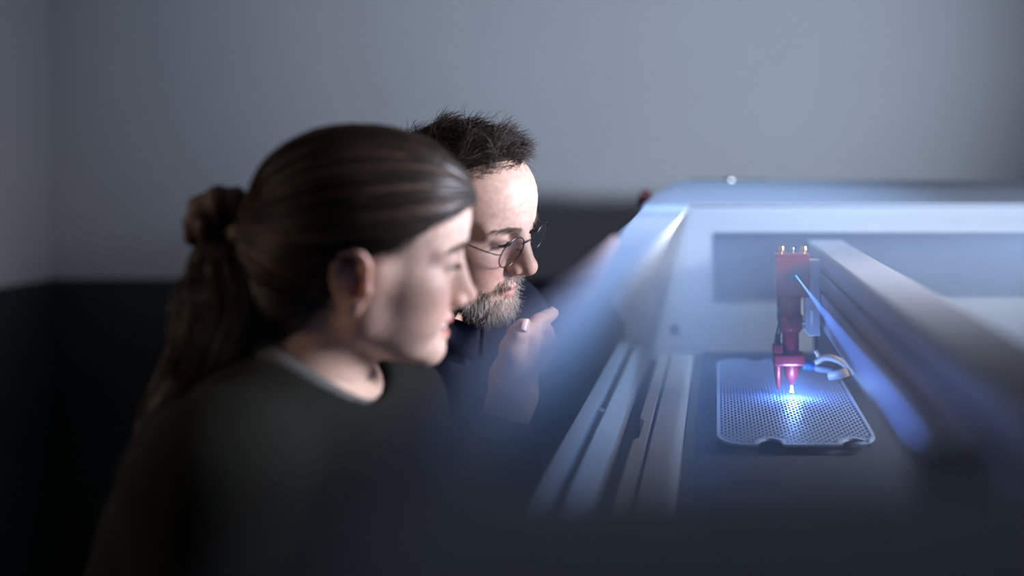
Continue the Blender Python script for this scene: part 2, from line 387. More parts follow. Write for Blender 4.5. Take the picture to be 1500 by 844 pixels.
def eyes(M, root, gaze):
    g = Vector(gaze).normalized()
    for s in (-1, 1):
        c = Vector((0.0722, s*0.0315, 0.0005)); e = sphere_mesh('eye', 0.0131, EYEW, None, c, M); under(e, root)
        q = Vector((0, 0, 1)).rotation_difference(g); V = []; F = []; n = 24
        for j, (rr, off) in enumerate(((0.0, 0.01345), (0.003, 0.0133), (0.0056, 0.01215))):
            for i in range(n):
                a = 2*math.pi*i/n; V.append(M@(c+q@Vector((rr*math.cos(a), rr*math.sin(a), off))))
        for j in range(2):
            for i in range(n): F.append((j*n+i, j*n+(i+1) % n, (j+1)*n+(i+1) % n, (j+1)*n+i))
        me = bpy.data.meshes.new('iris'); me.from_pydata(V, [], F); me.update(); i_ = link('iris', me, IRIS, None, True); i_.parent = e
def brows_lashes(M, f, root, col, n, r, ln, sc):
    P = []
    for s in (-1, 1):
        for i in range(n):
            t = rng.random(); x = 0.094-0.022*t**1.5; y = 0.010+0.036*t; z = 0.0165+0.006*math.sin(t*2.3)-0.004*t+rng.normal(0, 0.0017)*(1-0.6*t)
            p = np.array([[x, s*y, z]])
            for _ in range(6): p = p-grad(f, p)*f.at(p)[:, None]
            nrm = grad(f, p)[0]; d = np.array([-0.35-0.4*t, s*0.9, 0.45-0.75*t])+0.45*nrm+rng.normal(0, 0.13, 3); d /= np.linalg.norm(d)
            l = ln*rng.uniform(0.6, 1.1); P.append([p[0]+d*l*k/3-np.array([0, 0, 0.0004*k*k]) for k in range(4)])
    P = xf(M, np.array(P).reshape(-1, 3)).reshape(-1, 4, 3)
    under(strands('eyebrows', P, np.full(len(P), r), HAIR, None, np.repeat(np.array(col)[None], len(P), 0)), root)['kind'] = 'stuff'
    P = []
    for s in (-1, 1):
        for i in range(46):
            t = i/45; a = (t-0.5)*1.5; c = np.array([0.0722, s*0.0315, 0.0005]); b = np.array([math.cos(a)*0.0140, s*math.sin(a)*0.0140, -0.0036+0.0006*math.cos(2*a)])
            d = np.array([math.cos(a), s*math.sin(a)*1.2, -0.55]); d /= np.linalg.norm(d)
            P.append([c+b+d*0.0075*k/3+np.array([0, 0, 0.0004*k*k]) for k in range(4)])
    P = xf(M, np.array(P).reshape(-1, 3)).reshape(-1, 4, 3)
    under(strands('eyelashes', P, np.full(len(P), 0.0003), HAIR, None, np.repeat(np.array((0.02, 0.015, 0.012))[None], len(P), 0)), root)['kind'] = 'stuff'
def coarse_body(torso, res, lo, hi):
    f = Field(lo, hi, res)
    for pts, rs, k in torso: f.chain([tuple(W(*p)) for p in pts], rs, k)
    return f
def cloth(name, limbs, res, m, root, pad, cuts=(), ells=()):
    P = np.array([tuple(W(*p)) for pts, rs, k in limbs for p in pts]); rm = max(max(rs) for _, rs, _ in limbs)+pad+0.02
    f = Field(P.min(0)-rm, P.max(0)+rm, res)
    for pts, rs, k in limbs: f.chain([tuple(W(*p)) for p in pts], [r+pad for r in rs], k)
    for c, r, k in ells: f.ell(tuple(W(*c)), r, k)
    for pts, rs, k in cuts: f.chain([tuple(W(*p)) for p in pts], rs, k, op='sub')
    V, F = f.skin(); V = relax(V, F, 2)
    o = link(name, from_np(name, V, F), m, None, True); under(o, root); return o
def shoe(name, root, X, Z, m=SHOE):
    f = Field((X-0.14, Z-0.08, -0.01), (X+0.22, Z+0.08, 0.14), 0.004)
    f.chain([(X-0.05, Z, 0.045), (X+0.06, Z, 0.042), (X+0.15, Z, 0.034)], [0.042, 0.044, 0.036], 0.02); f.cone((X-0.03, Z, 0.06), (X-0.03, Z, 0.11), 0.045, 0.042, 0.02)
    f.plane((0, 0, -1), -0.012); V, F = f.skin(); o = link(name, from_np(name, V, F), m, None, True); under(o, root)
    pr = [(X-0.098, Z-0.03), (X-0.098, Z+0.03), (X-0.07, Z+0.045), (X+0.08, Z+0.05), (X+0.16, Z+0.04), (X+0.19, Z+0.015), (X+0.19, Z-0.015), (X+0.16, Z-0.04), (X+0.08, Z-0.05), (X-0.07, Z-0.045)]
    s_ = prism('sole', pr, 'z', 0.0, 0.014, SOLE); s_.parent = o
def finger_nail(root, c, nrm, along, w, l):
    nrm = Vector(nrm).normalized(); al = Vector(along); al = (al-nrm*al.dot(nrm)).normalized(); sd = nrm.cross(al); V = []; F = []
    for i in range(7):
        for j in range(6):
            u = i/6*2-1; v = j/5*2-1; ww = w*(1-0.18*max(0, v)**3-0.1*max(0, -v)**3)
            V.append(Vector(c)+sd*(u*ww)+al*(v*l*(1-0.12*u*u))+nrm*(-0.35*w*u*u+0.0004))
    for i in range(6):
        for j in range(5): F.append((i*6+j, i*6+j+1, i*6+j+7, i*6+j+6))
    me = bpy.data.meshes.new('fingernail'); me.from_pydata(V, [], F); me.update(); o = link('fingernail', me, NAIL, None, True); under(o, root)

# ---------------- woman in the dark shirt, ponytail, looking down into the machine
woman = empty('person', 'person with brown ponytail in dark grey crew-neck top, bending forward in profile', 'person', (-0.56, 1.17, 0))
MW = head_matrix(18, 10, 12, 1.0, (0.117, 0, -0.041), (698, 434), 1.17)
MWi = MW.inverted()
def wl(X, Y, Z): return tuple(MWi@W(X, Y, Z))
neckW = [((-0.022, 0, -0.045), 0.047), ((-0.024, 0, -0.085), 0.046), (wl(-0.412, -0.198, 1.172), 0.050), (wl(-0.445, -0.262, 1.172), 0.066)]
fW = head_field(True, 0.0018, neckW, lo=(-0.16, -0.115, -0.30)); fW.plane((0, 0, -1), 0.285)
V, F = fW.skin(); CW = skin_tint(V, True, (0.60, 0.42, 0.345))
torsoW = [([(-0.435, -0.27, 1.172), (-0.475, -0.37, 1.172), (-0.53, -0.50, 1.172), (-0.60, -0.63, 1.172)], [0.085, 0.112, 0.105, 0.120], 0.05),
          ([(-0.435, -0.265, 1.03), (-0.435, -0.262, 1.172), (-0.378, -0.265, 1.285)], [0.058, 0.068, 0.060], 0.05),
          ([(-0.445, -0.275, 1.01), (-0.43, -0.52, 0.97)], [0.056, 0.046], 0.04),
          ([(-0.375, -0.272, 1.285), (-0.385, -0.50, 1.285)], [0.056, 0.046], 0.04)]
armsW = [([(-0.43, -0.52, 0.97), (-0.45, -0.68, 1.03)], [0.040, 0.028], 0.02), ([(-0.385, -0.50, 1.285), (-0.45, -0.68, 1.30)], [0.040, 0.028], 0.02)]
handsW = [([(-0.45, -0.68, 1.03), (-0.445, -0.725, 1.04), (-0.425, -0.765, 1.05)], [0.028, 0.034, 0.022], 0.02), ([(-0.45, -0.68, 1.30), (-0.445, -0.725, 1.30), (-0.425, -0.765, 1.29)], [0.028, 0.034, 0.022], 0.02)]
for hz, dz in ((1.06, 0), (1.29, 0)):
    for q, o_ in enumerate((-0.024, -0.008, 0.008, 0.024)):
        handsW.append(([(-0.422, -0.765, hz+o_*0.8), (-0.395, -0.790-0.008*(q in (1, 2)), hz+o_), (-0.375, -0.825-0.010*(q in (1, 2)), hz+o_*1.05)], [0.010, 0.009, 0.0075], 0.004))
    handsW.append(([(-0.430, -0.735, hz+0.012), (-0.400, -0.745, hz+0.03), (-0.375, -0.765, hz+0.04)], [0.012, 0.010, 0.008], 0.006))
legsW = [([(-0.61, -0.65, 1.172), (-0.61, -0.66, 1.10), (-0.37, -0.89, 1.06), (-0.58, -1.20, 1.06)], [0.12, 0.100, 0.062, 0.045], 0.04), ([(-0.61, -0.66, 1.25), (-0.37, -0.89, 1.29), (-0.58, -1.20, 1.29)], [0.100, 0.062, 0.045], 0.04)]
fb = coarse_body(torsoW+armsW+handsW+legsW, 0.009, (-0.98, 0.86, 0.0), (-0.30, 1.50, EYE-0.19))
V2, F2 = fb.skin(); Vw = xf(MW, V)
V, F, C = merge([(Vw, F, CW), (V2, F2, np.repeat(np.array([[0.60, 0.42, 0.345]]), len(V2), 0))])
under(link('body', from_np('body', V, F, C), SKIN, None, True), woman)
eyes(MW, woman, (0.80, 0.10, -0.60)); brows_lashes(MW, fW, woman, (0.10, 0.065, 0.045), 150, 0.0003, 0.008, 1)
# teeth: an arc of upper teeth behind the parted lips
for s in (-1, 1):
    for i, (a, w_) in enumerate(((0.13, 0.0043), (0.36, 0.0036), (0.58, 0.0038), (0.80, 0.0034))):
        c = Vector((0.0735+0.0170*math.cos(a), s*0.0285*math.sin(a), -0.0738+0.0030*(a/0.8)**2))
        sphere_mesh('tooth', 1.0, TEETH, None, c, MW, (0.0020, w_, 0.0040), 10, 8)
for o in [o for o in COL.objects if o.name.startswith('tooth')]: under(o, woman)
TOP = mat('dark_jersey', (0.014, 0.0145, 0.013), 0.9, spec=0.08, noise=0.25, nscale=300, bump=0.35, bscale=60)
BAND = mat('grey_rib_knit', (0.115, 0.118, 0.118), 0.9, spec=0.15, bump=0.4, bscale=500)
DENIM = mat('dark_trousers', (0.015, 0.016, 0.02), 0.85, spec=0.2, bump=0.3, bscale=300)
cloth('shirt', torsoW+armsW, 0.006, TOP, woman, 0.010,
      cuts=[([(-0.335, -0.12, 1.172), (-0.395, -0.185, 1.172), (-0.408, -0.215, 1.172)], [0.090, 0.066, 0.058], 0.012)])
cloth('trousers', legsW, 0.009, DENIM, woman, 0.012)
for z_ in (1.06, 1.29): shoe('shoe', woman, -0.56, z_)
# ribbed neckband: a flattened ring that follows the neckline
def ring(name, C0, ax_, r1, r2, u, m, root, w=0.009, t=0.0045, sag=0.0, n=56):
    ax_ = Vector(ax_).normalized(); u = Vector(u); u = (u-ax_*u.dot(ax_)).normalized(); v = ax_.cross(u); V = []; F = []; k = 10
    for i in range(n):
        a = 2*math.pi*i/n; rad = (u*math.cos(a)*r1+v*math.sin(a)*r2); c = Vector(C0)+rad-ax_*sag*max(0, math.cos(a))**2
        o_ = rad.normalized(); e = (ax_-o_*0.55).normalized(); p = e.cross(rad.cross(ax_).normalized()).normalized()
        for j in range(k):
            b = 2*math.pi*j/k; V.append(c+e*math.cos(b)*w+p*math.sin(b)*t)
    for i in range(n):
        for j in range(k): F.append((i*k+j, i*k+(j+1) % k, ((i+1) % n)*k+(j+1) % k, ((i+1) % n)*k+j))
    me = bpy.data.meshes.new(name); me.from_pydata(V, [], F); me.update(); o = link(name, me, m, None, True); under(o, root); return o
axW = W(-0.36, -0.13, 1.172)-W(-0.43, -0.235, 1.172)
ring('neckband', W(-0.402, -0.193, 1.172), (0.50, 0, 0.86), 0.074, 0.068, (0.86, 0, -0.5), BAND, woman, 0.011, 0.0045, 0.012)

# hair: combed back over the skull to a tail tied high at the back
HC = np.array([-0.008, 0, 0.030]); HR = np.array([0.1040, 0.0815, 0.0815])
def hairline(z): return np.interp(z, [-0.13, -0.06, -0.02, 0.004, 0.012, 0.03, 0.045, 0.054, 0.061, 0.070, 0.11], [-0.052, -0.036, -0.030, -0.018, 0.018, 0.040, 0.060, 0.078, 0.096, 0.11, 0.12])
fh = Field((-0.13, -0.11, -0.15), (0.12, 0.11, 0.14), 0.0024)
fh.ell(HC, HR, 0.01); fh.ell((0.026, 0, 0.036), (0.0705, 0.066, 0.0625), 0.03); fh.ell((-0.055, 0, -0.035), (0.050, 0.060, 0.055), 0.03); fh.ell((-0.062, 0, -0.075), (0.040, 0.052, 0.045), 0.03); fh.ell((-0.098, 0, -0.005), (0.022, 0.026, 0.026), 0.02)
gx = fh.ax[0].reshape(-1, 1, 1); gy = fh.ax[1].reshape(1, -1, 1); gz = fh.ax[2].reshape(1, 1, -1)
fh_raw = fh.v.copy(); hl = hairline(gz)-0.04*np.clip(np.abs(gy)-0.02, 0, 1)*(gz > 0.05)
fh.v = np.maximum(fh.v, ((gx-hl)*0.75).astype(np.float32)+0*gy.astype(np.float32))
V, F = fh.skin(); V = relax(V, F, 3)
tie = np.array([-0.116, 0.0, -0.006]); t1 = (tie-HC)/HR; t1 /= np.linalg.norm(t1)
bu = np.cross(t1, [0, 1.0, 0]); bu /= np.linalg.norm(bu); bv = np.cross(t1, bu)
def phi_of(P_):                                   # angle of a comb line round the tie
    e = (P_-HC)/HR; return np.arctan2(e@bu, e@bv)
def clump(ph): return np.sin(ph*17+2.1*np.sin(ph*5+0.4))+0.6*np.sin(ph*41+1.3*np.sin(ph*9))
V = V+grad(fh, V, 0.006)*(0.0016*clump(phi_of(V)))[:, None]
dk = np.array((0.014, 0.0088, 0.0062))
hair = link('hair', from_np('hair', xf(MW, V), F, np.repeat(dk[None], len(V), 0)), HAIR, None, True); under(hair, woman)
tie = np.array([-0.116, 0.0, -0.006])
t1 = (tie-HC)/HR; t1 /= np.linalg.norm(t1)
def combed(n, M=16):
    out = []; cols = []
    while len(out) < n:
        d = rng.normal(size=3); d /= np.linalg.norm(d); p = HC+HR*d
        if p[0] > hairline(p[2])+0.004-0.04*max(0, abs(p[1])-0.02)*(p[2] > 0.05) or p[2] < -0.045: continue
        om = math.acos(np.clip(d@t1, -1, 1)); lift = rng.uniform(0.985, 1.022); wob = rng.normal(0, 0.012, 3)
        tt = np.linspace(0, 1, M); P = []
        if rng.random() < 0.5:                          # begin on the hairline
            d2 = d
            for q in np.linspace(0, 0.6, 25):
                e = d*(1+q)-t1*q; e /= np.linalg.norm(e); pe = HC+HR*e
                if pe[0] > hairline(pe[2])-0.04*max(0, abs(pe[1])-0.02)*(pe[2] > 0.05): break
                d2 = e
            d = d2; om = math.acos(np.clip(d@t1, -1, 1))
        for t in tt:
            e = (math.sin((1-t)*om)*d+math.sin(t*om)*t1)/max(math.sin(om), 1e-3)
            e = e+wob*math.sin(math.pi*t); e /= np.linalg.norm(e)
            l = lift if t > 0.12 else 0.95+(lift-0.95)*t/0.12
            P.append(HC+HR*e*(l+0.012*math.sin(math.pi*t))+(0.010*t**6)*np.array([-1, 0, 0]))
        if any(q_[0] > hairline(q_[2])+0.008 for q_ in P[2:]): continue
        out.append(P); b = rng.uniform(0.6, 1.9); cols.append((dk+np.array((0.012, 0.007, 0.004))*rng.random())*b)
    return np.array(out), np.array(cols)
P, Cc = combed(2600); P2, C2 = combed(420); P = np.concatenate([P, P2*1.0]); Cc = np.concatenate([Cc, C2*rng.uniform(0.7, 2.6, (len(C2), 1))])
fq = Field.__new__(Field); fq.lo, fq.n, fq.res, fq.v = fh.lo, fh.n, fh.res, fh_raw
Q = P.reshape(-1, 3); tq = np.tile(np.linspace(0, 1, P.shape[1]), len(P)); lf = np.repeat(rng.uniform(0.0, 0.0032, len(P)), P.shape[1])+0.0016*clump(phi_of(Q))+0.0018*np.sin(math.pi*tq)-0.006*np.clip(0.1-tq, 0, 1)/0.1
for _ in range(4): Q = Q-(grad(fq, Q, 0.006)*(fq.at(Q)-lf)[:, None])*(tq < 0.93)[:, None]*0.8
Cc = Cc*np.clip(1.0+0.55*clump(phi_of(P[:, 3])+0.5), 0.35, 2.4)[:, None]; Q = Q.reshape(P.shape); Q[:, 1:-1] = 0.25*Q[:, :-2]+0.5*Q[:, 1:-1]+0.25*Q[:, 2:]; P = Q
o = strands('combed_strands', xf(MW, P.reshape(-1, 3)).reshape(P.shape), np.concatenate([np.full(2600, 0.00055), rng.uniform(0.0009, 0.0020, 420)]), HAIR, None, Cc); o['kind'] = 'stuff'; o.parent = hair
# short wisps at the temple and nape
P = []
for i in range(260):
    z = rng.uniform(-0.07, 0.07); sgn = -1 if rng.random() < 0.75 else 1; x = hairline(np.array(z))+rng.uniform(-0.012, 0.004); e2 = 1-((x-HC[0])/HR[0])**2-((z-HC[2])/HR[2])**2
    if e2 < 0.02: continue
    p = np.array([x, sgn*(HR[1]-0.004)*math.sqrt(e2), z]); d = np.array([-0.4+rng.normal(0, .5), sgn*0.15, -0.5+rng.normal(0, 0.4)]); d /= np.linalg.norm(d); l = rng.uniform(0.012, 0.03)
    P.append([p+d*l*k/5+np.array([-0.0008, 0, -0.0004])*k*k for k in range(6)])
P = np.array(P); o = strands('wisps', xf(MW, P.reshape(-1, 3)).reshape(P.shape), np.full(len(P), 0.0003), HAIR, None, np.repeat(dk[None]*1.5, len(P), 0)); o['kind'] = 'stuff'; o.parent = hair
# the tail
def pxp(x, y, Z): return np.array([(x-HX)*Z/FPX, Z, EYE-(y-HY)*Z/FPX])
tl = [pxp(402, 326, 1.185), pxp(362, 332, 1.175), pxp(338, 372, 1.165), pxp(340, 440, 1.15), pxp(318, 510, 1.14), pxp(275, 570, 1.13), pxp(240, 610, 1.12), pxp(215, 650, 1.12)]
tr = [0.016, 0.020, 0.032, 0.050, 0.044, 0.030, 0.022, 0.010]
tlc = np.array([tuple(p) for p in crom(tl, 6)]); trc = np.interp(np.linspace(0, 1, len(tlc)), np.linspace(0, 1, len(tr)), tr)
f = Field(tlc.min(0)-0.07, tlc.max(0)+0.07, 0.004); f.chain([tuple(p) for p in tlc], list(trc*0.72), 0.012); V, F = f.skin()
pony = link('ponytail', from_np('ponytail', V, F, np.repeat(dk[None], len(V), 0)), HAIR, None, True); under(pony, woman)
N = 900; M = len(tlc); ang = rng.uniform(0, 2*math.pi, N); rad = np.sqrt(rng.uniform(0.35, 1.15, N)); T = np.gradient(tlc, axis=0); T /= np.linalg.norm(T, axis=1, keepdims=True)
A = np.cross(T, [0, 1, 0]); A /= np.linalg.norm(A, axis=1, keepdims=True); B = np.cross(T, A)
ph = rng.uniform(0, 6.28, (N, 2)); u = np.linspace(0, 1, M)
aa = ang[:, None]+0.35*np.sin(4*u[None]+ph[:, :1]); rr = rad[:, None]*trc[None]*(1+0.10*np.sin(9*u[None]+ph[:, 1:]))
P = tlc[None]+A[None]*(np.cos(aa)*rr)[..., None]+B[None]*(np.sin(aa)*rr)[..., None]
b = rng.uniform(0.6, 2.4, (N, 1)); o = strands('tail_strands', P, np.full(N, 0.0006), HAIR, None, (dk+np.array((0.008, 0.004, 0.001)))*b); o['kind'] = 'stuff'; o.parent = pony
# scrunchie: gathered fabric ring and its knotted end
SCR = mat('brown_scrunchie_fabric', (0.050, 0.028, 0.022), 0.6, spec=0.4, noise=0.5, nscale=60, bump=0.6, bscale=120)
scr = empty('hair_scrunchie', 'dark brown gathered fabric scrunchie tying the ponytail', 'scrunchie', tuple(pxp(378, 326, 1.18)))
def ruffle(name, c, ax_, R0, r0, m, nr=13, n=78, k=16):
    ax_ = Vector(ax_).normalized(); u = ax_.orthogonal().normalized(); v = ax_.cross(u); V = []; F = []
    for i in range(n):
        a = 2*math.pi*i/n; o_ = u*math.cos(a)+v*math.sin(a); rr = r0*(1+0.22*math.sin(nr*a)+0.15*math.sin(5*a+1)); sh = 0.3*r0*math.cos(nr*a+0.7)
        for j in range(k):
            b = 2*math.pi*j/k; V.append(Vector(c)+o_*(R0+rr*math.cos(b))+ax_*(rr*1.25*math.sin(b)+sh))
    for i in range(n):
        for j in range(k): F.append((i*k+j, i*k+(j+1) % k, ((i+1) % n)*k+(j+1) % k, ((i+1) % n)*k+j))
    me = bpy.data.meshes.new(name); me.from_pydata(V, [], F); me.update(); o = link(name, me, m, None, True); under(o, scr); return o
ruffle('gathered_ring', pxp(380, 327, 1.18), (-1, 0, 0.05), 0.022, 0.0125, SCR)
kn = crom([pxp(372, 308, 1.165), pxp(345, 303, 1.155), pxp(312, 306, 1.15), pxp(292, 328, 1.15), pxp(278, 358, 1.15)], 5)
KR = np.interp(np.linspace(0, 1, len(kn)), [0, 0.3, 0.6, 0.85, 1], [0.012, 0.021, 0.020, 0.013, 0.005])
KR = KR*(1+0.1*np.sin(np.arange(len(kn))*1.7)); under(tube('knotted_end', kn, list(KR), SCR, None, 14), scr)
kn = crom([pxp(360, 345, 1.155), pxp(335, 338, 1.15), pxp(310, 335, 1.148), pxp(290, 345, 1.15)], 4)
under(tube('knotted_end', kn, [0.014+0.006*math.sin(i*0.9) for i in range(len(kn))], SCR, None, 12), scr)
# ---------------- man with round glasses and grey beard, bending forward and pointing
man = empty('person', 'bearded person with round wire glasses in navy shirt, bending and pointing with one finger', 'person', (-0.62, 1.56, 0))
SM = 1.01
MM = head_matrix(-17, 20, 14, SM, (0.120, 0, -0.036), (785, 396), 1.50)
MMi = MM.inverted()
def ml(X, Y, Z): return tuple(MMi@W(X, Y, Z))
neckM = [((-0.020, 0, -0.050), 0.054), ((-0.026, 0, -0.095), 0.054), (ml(-0.415, -0.185, 1.545), 0.054), (ml(-0.455, -0.25, 1.555), 0.066)]
fM = head_field(False, 0.0015, neckM, lo=(-0.16, -0.115, -0.28)); fM.plane((0, 0, -1), 0.265)
V, F = fM.skin(); MB_ = (0.54, 0.36, 0.29); CM = skin_tint(V, False, MB_); headV = V.copy()
torsoM = [([(-0.45, -0.27, 1.56), (-0.51, -0.38, 1.57), (-0.60, -0.50, 1.57), (-0.68, -0.60, 1.57)], [0.095, 0.130, 0.120, 0.130], 0.05),
          ([(-0.45, -0.27, 1.43), (-0.44, -0.262, 1.56), (-0.335, -0.235, 1.73)], [0.062, 0.074, 0.066], 0.05),
          ([(-0.455, -0.285, 1.425), (-0.33, -0.475, 1.415)], [0.058, 0.050], 0.04),
          ([(-0.33, -0.24, 1.74), (-0.34, -0.49, 1.80)], [0.062, 0.050], 0.04)]
foreM = [([(-0.34, -0.49, 1.80), (-0.46, -0.70, 1.72)], [0.044, 0.030], 0.02)]
sleeveM = [([(-0.33, -0.475, 1.415), (-0.272, -0.345, 1.425)], [0.050, 0.040], 0.03), ([(-0.34, -0.49, 1.80), (-0.40, -0.60, 1.76)], [0.050, 0.044], 0.03)]
handM2 = [([(-0.46, -0.70, 1.72), (-0.485, -0.76, 1.705), (-0.49, -0.82, 1.70)], [0.030, 0.037, 0.024], 0.02)]
for q, o_ in enumerate((-0.026, -0.009, 0.009, 0.026)):
    handM2.append(([(-0.492, -0.815, 1.70+o_*0.8), (-0.490, -0.86-0.01*(q in (1, 2)), 1.70+o_), (-0.505, -0.895-0.01*(q in (1, 2)), 1.70+o_)], [0.011, 0.010, 0.008], 0.004))
handM2.append(([(-0.475, -0.77, 1.715), (-0.445, -0.80, 1.725), (-0.44, -0.835, 1.727)], [0.013, 0.011, 0.009], 0.006))
legsM = [([(-0.69, -0.62, 1.57), (-0.69, -0.63, 1.49), (-0.40, -0.87, 1.46), (-0.64, -1.20, 1.46)], [0.125, 0.105, 0.066, 0.048], 0.04), ([(-0.69, -0.63, 1.66), (-0.40, -0.87, 1.70), (-0.64, -1.20, 1.70)], [0.105, 0.066, 0.048], 0.04)]
fb = coarse_body(torsoM+foreM+handM2+legsM, 0.009, (-1.0, 1.22, 0.0), (-0.25, 1.92, EYE-0.18)); V2, F2 = fb.skin()
# the pointing hand: wrist, palm, five fingers
def pw(x, y, Z): return tuple(pxp(x, y, Z))
fHd = Field(pxp(690, 700, 1.33)-0.03, pxp(830, 430, 1.56)+0.03, 0.0016)
fHd.chain([tuple(W(-0.33, -0.475, 1.415)), tuple(W(-0.285, -0.385, 1.415)), pw(752, 578, 1.440), pw(752, 552, 1.445)], [0.044, 0.037, 0.027, 0.025], 0.02)
mcp = [pw(771, 489, 1.443), pw(777, 502, 1.460), pw(775, 517, 1.474), pw(769, 530, 1.485)]
for p_, r_ in zip(mcp, (0.0135, 0.0135, 0.0125, 0.0115)): fHd.cone(pw(752, 552, 1.447), p_, 0.022, r_, 0.014)
fHd.cone(pw(757, 530, 1.442), pw(768, 505, 1.452), 0.019, 0.016, 0.014)
fHd.chain([mcp[0], pw(788, 471, 1.470), pw(801, 464, 1.488), pw(810, 459.5, 1.503)], [0.0115, 0.0098, 0.0088, 0.0076], 0.004)      # index, straight out
fHd.chain([mcp[1], pw(799, 486, 1.478), pw(805, 500, 1.468), pw(794, 507, 1.455)], [0.0115, 0.0100, 0.0090, 0.0080], 0.003)        # middle, curled
fHd.chain([mcp[2], pw(797, 508, 1.492), pw(801, 521, 1.482), pw(790, 526, 1.466)], [0.0105, 0.0092, 0.0085, 0.0076], 0.003)        # ring
fHd.chain([mcp[3], pw(788, 527, 1.503), pw(791, 537, 1.495), pw(781, 541, 1.482)], [0.0095, 0.0082, 0.0074, 0.0066], 0.003)        # little
fHd.chain([pw(748, 540, 1.436), pw(749, 512, 1.422), pw(758, 489, 1.420), pw(765.5, 476.5, 1.422)], [0.0185, 0.0140, 0.0112, 0.0086], 0.008)  # thumb, upright
V3, F3 = fHd.skin(); V3 = relax(V3, F3, 1, 0.4)
sk = lambda n: np.repeat(np.array([MB_]), n, 0)
V, F, C = merge([(xf(MM, V), F, CM), (V2, F2, sk(len(V2))), (V3, F3, sk(len(V3)))])
under(link('body', from_np('body', V, F, C), SKIN, None, True), man)
finger_nail(man, Vector(pw(765.5, 479, 1.4175))+Vector((0.0060, -0.0052, 0.0030)), (0.78, -0.55, 0.1), Vector(pw(765.5, 476.5, 1.422))-Vector(pw(758, 489, 1.42)), 0.0062, 0.0075)
finger_nail(man, Vector(pw(808.5, 459.8, 1.500))+Vector((-0.002, -0.0035, 0.0066)), (-0.1, -0.45, 0.9), Vector(pw(810, 459.5, 1.503))-Vector(pw(801, 464, 1.488)), 0.0048, 0.0060)
eyes(MM, man, (0.80, 0.05, -0.60)); brows_lashes(MM, fM, man, (0.10, 0.070, 0.052), 130, 0.0002, 0.009, SM)
NAVY = mat('navy_cotton', (0.006, 0.009, 0.022), 0.8, spec=0.25, noise=0.2, nscale=200, bump=0.4, bscale=45)
cloth('shirt', torsoM+sleeveM, 0.006, NAVY, man, 0.012, cuts=[([(-0.345, -0.115, 1.535), (-0.405, -0.18, 1.545), (-0.420, -0.212, 1.55)], [0.092, 0.070, 0.062], 0.012)])
cloth('trousers', legsM, 0.009, DENIM, man, 0.012)
for z_ in (1.46, 1.70): shoe('shoe', man, -0.62, z_)
# turned-down shirt collar, open at the throat
def collar(root):
    C0 = W(-0.402, -0.180, 1.548); ax_ = Vector((0.50, -0.03, 0.86)).normalized(); u = Vector((0.86, 0, -0.5)); u = (u-ax_*u.dot(ax_)).normalized(); v = ax_.cross(u); V = []; F = []; n = 40; k = 7
    for i in range(n+1):
        a = math.radians(9)+math.radians(342)*i/n; rad = u*math.cos(a)*0.080+v*math.sin(a)*0.075; o_ = rad.normalized(); pt = max(0, math.cos(a))**3
        for j in range(k):
            t = j/(k-1); h = 0.026*math.sin(math.pi*min(1, t*1.05)) if t < 0.5 else 0.026*(1-(t-0.5)*2)-0.018*(t-0.5)*2*pt
            V.append(C0+rad+ax_*h+o_*(0.018*t*t+0.002*(t > 0.5))-u*0.0+o_*pt*0.012*t)
    for i in range(n):
        for j in range(k-1): F.append((i*k+j, i*k+j+1, (i+1)*k+j+1, (i+1)*k+j))
    me = bpy.data.meshes.new('collar'); me.from_pydata(V, [], F); me.update(); o = link('collar', me, NAVY, None, True); under(o, root)
    md = o.modifiers.new('thickness', 'SOLIDIFY'); md.thickness = 0.002
collar(man)
# hair
HCM = np.array([-0.006, 0, 0.032]); HRM = np.array([0.0975, 0.0775, 0.0745])
def hlM(y, z):
    return np.interp(z, [-0.09, -0.02, 0.0, 0.02, 0.04, 0.060, 0.075, 0.085, 0.095, 0.11], [-0.06, -0.030, -0.005, 0.008, 0.014, 0.022, 0.038, 0.052, 0.066, 0.08])+0.012*np.exp(-(y/0.030)**2)*(z > 0.055)
fm = Field((-0.12, -0.10, -0.09), (0.11, 0.10, 0.135), 0.003); fm.ell(HCM, HRM, 0.01); fm.ell((0.026, 0, 0.036), (0.0660, 0.061, 0.0590), 0.03)
fm_raw = fm.v.copy(); gx = fm.ax[0].reshape(-1, 1, 1); gy = fm.ax[1].reshape(1, -1, 1); gz = fm.ax[2].reshape(1, 1, -1)
fm.v = np.maximum(fm.v, ((gx-hlM(gy, gz)+0.020)*0.35).astype(np.float32)); V, F = fm.skin(); V = relax(V, F, 2)
dm = np.array((0.036, 0.026, 0.020))
hairM = link('hair', from_np('hair', xf(MM, V), F, np.repeat(dm[None]*0.6, len(V), 0)), HAIR, None, True); under(hairM, man)
fq = Field.__new__(Field); fq.lo, fq.n, fq.res, fq.v = fm.lo, fm.n, fm.res, fm_raw
P = []; Cc = []
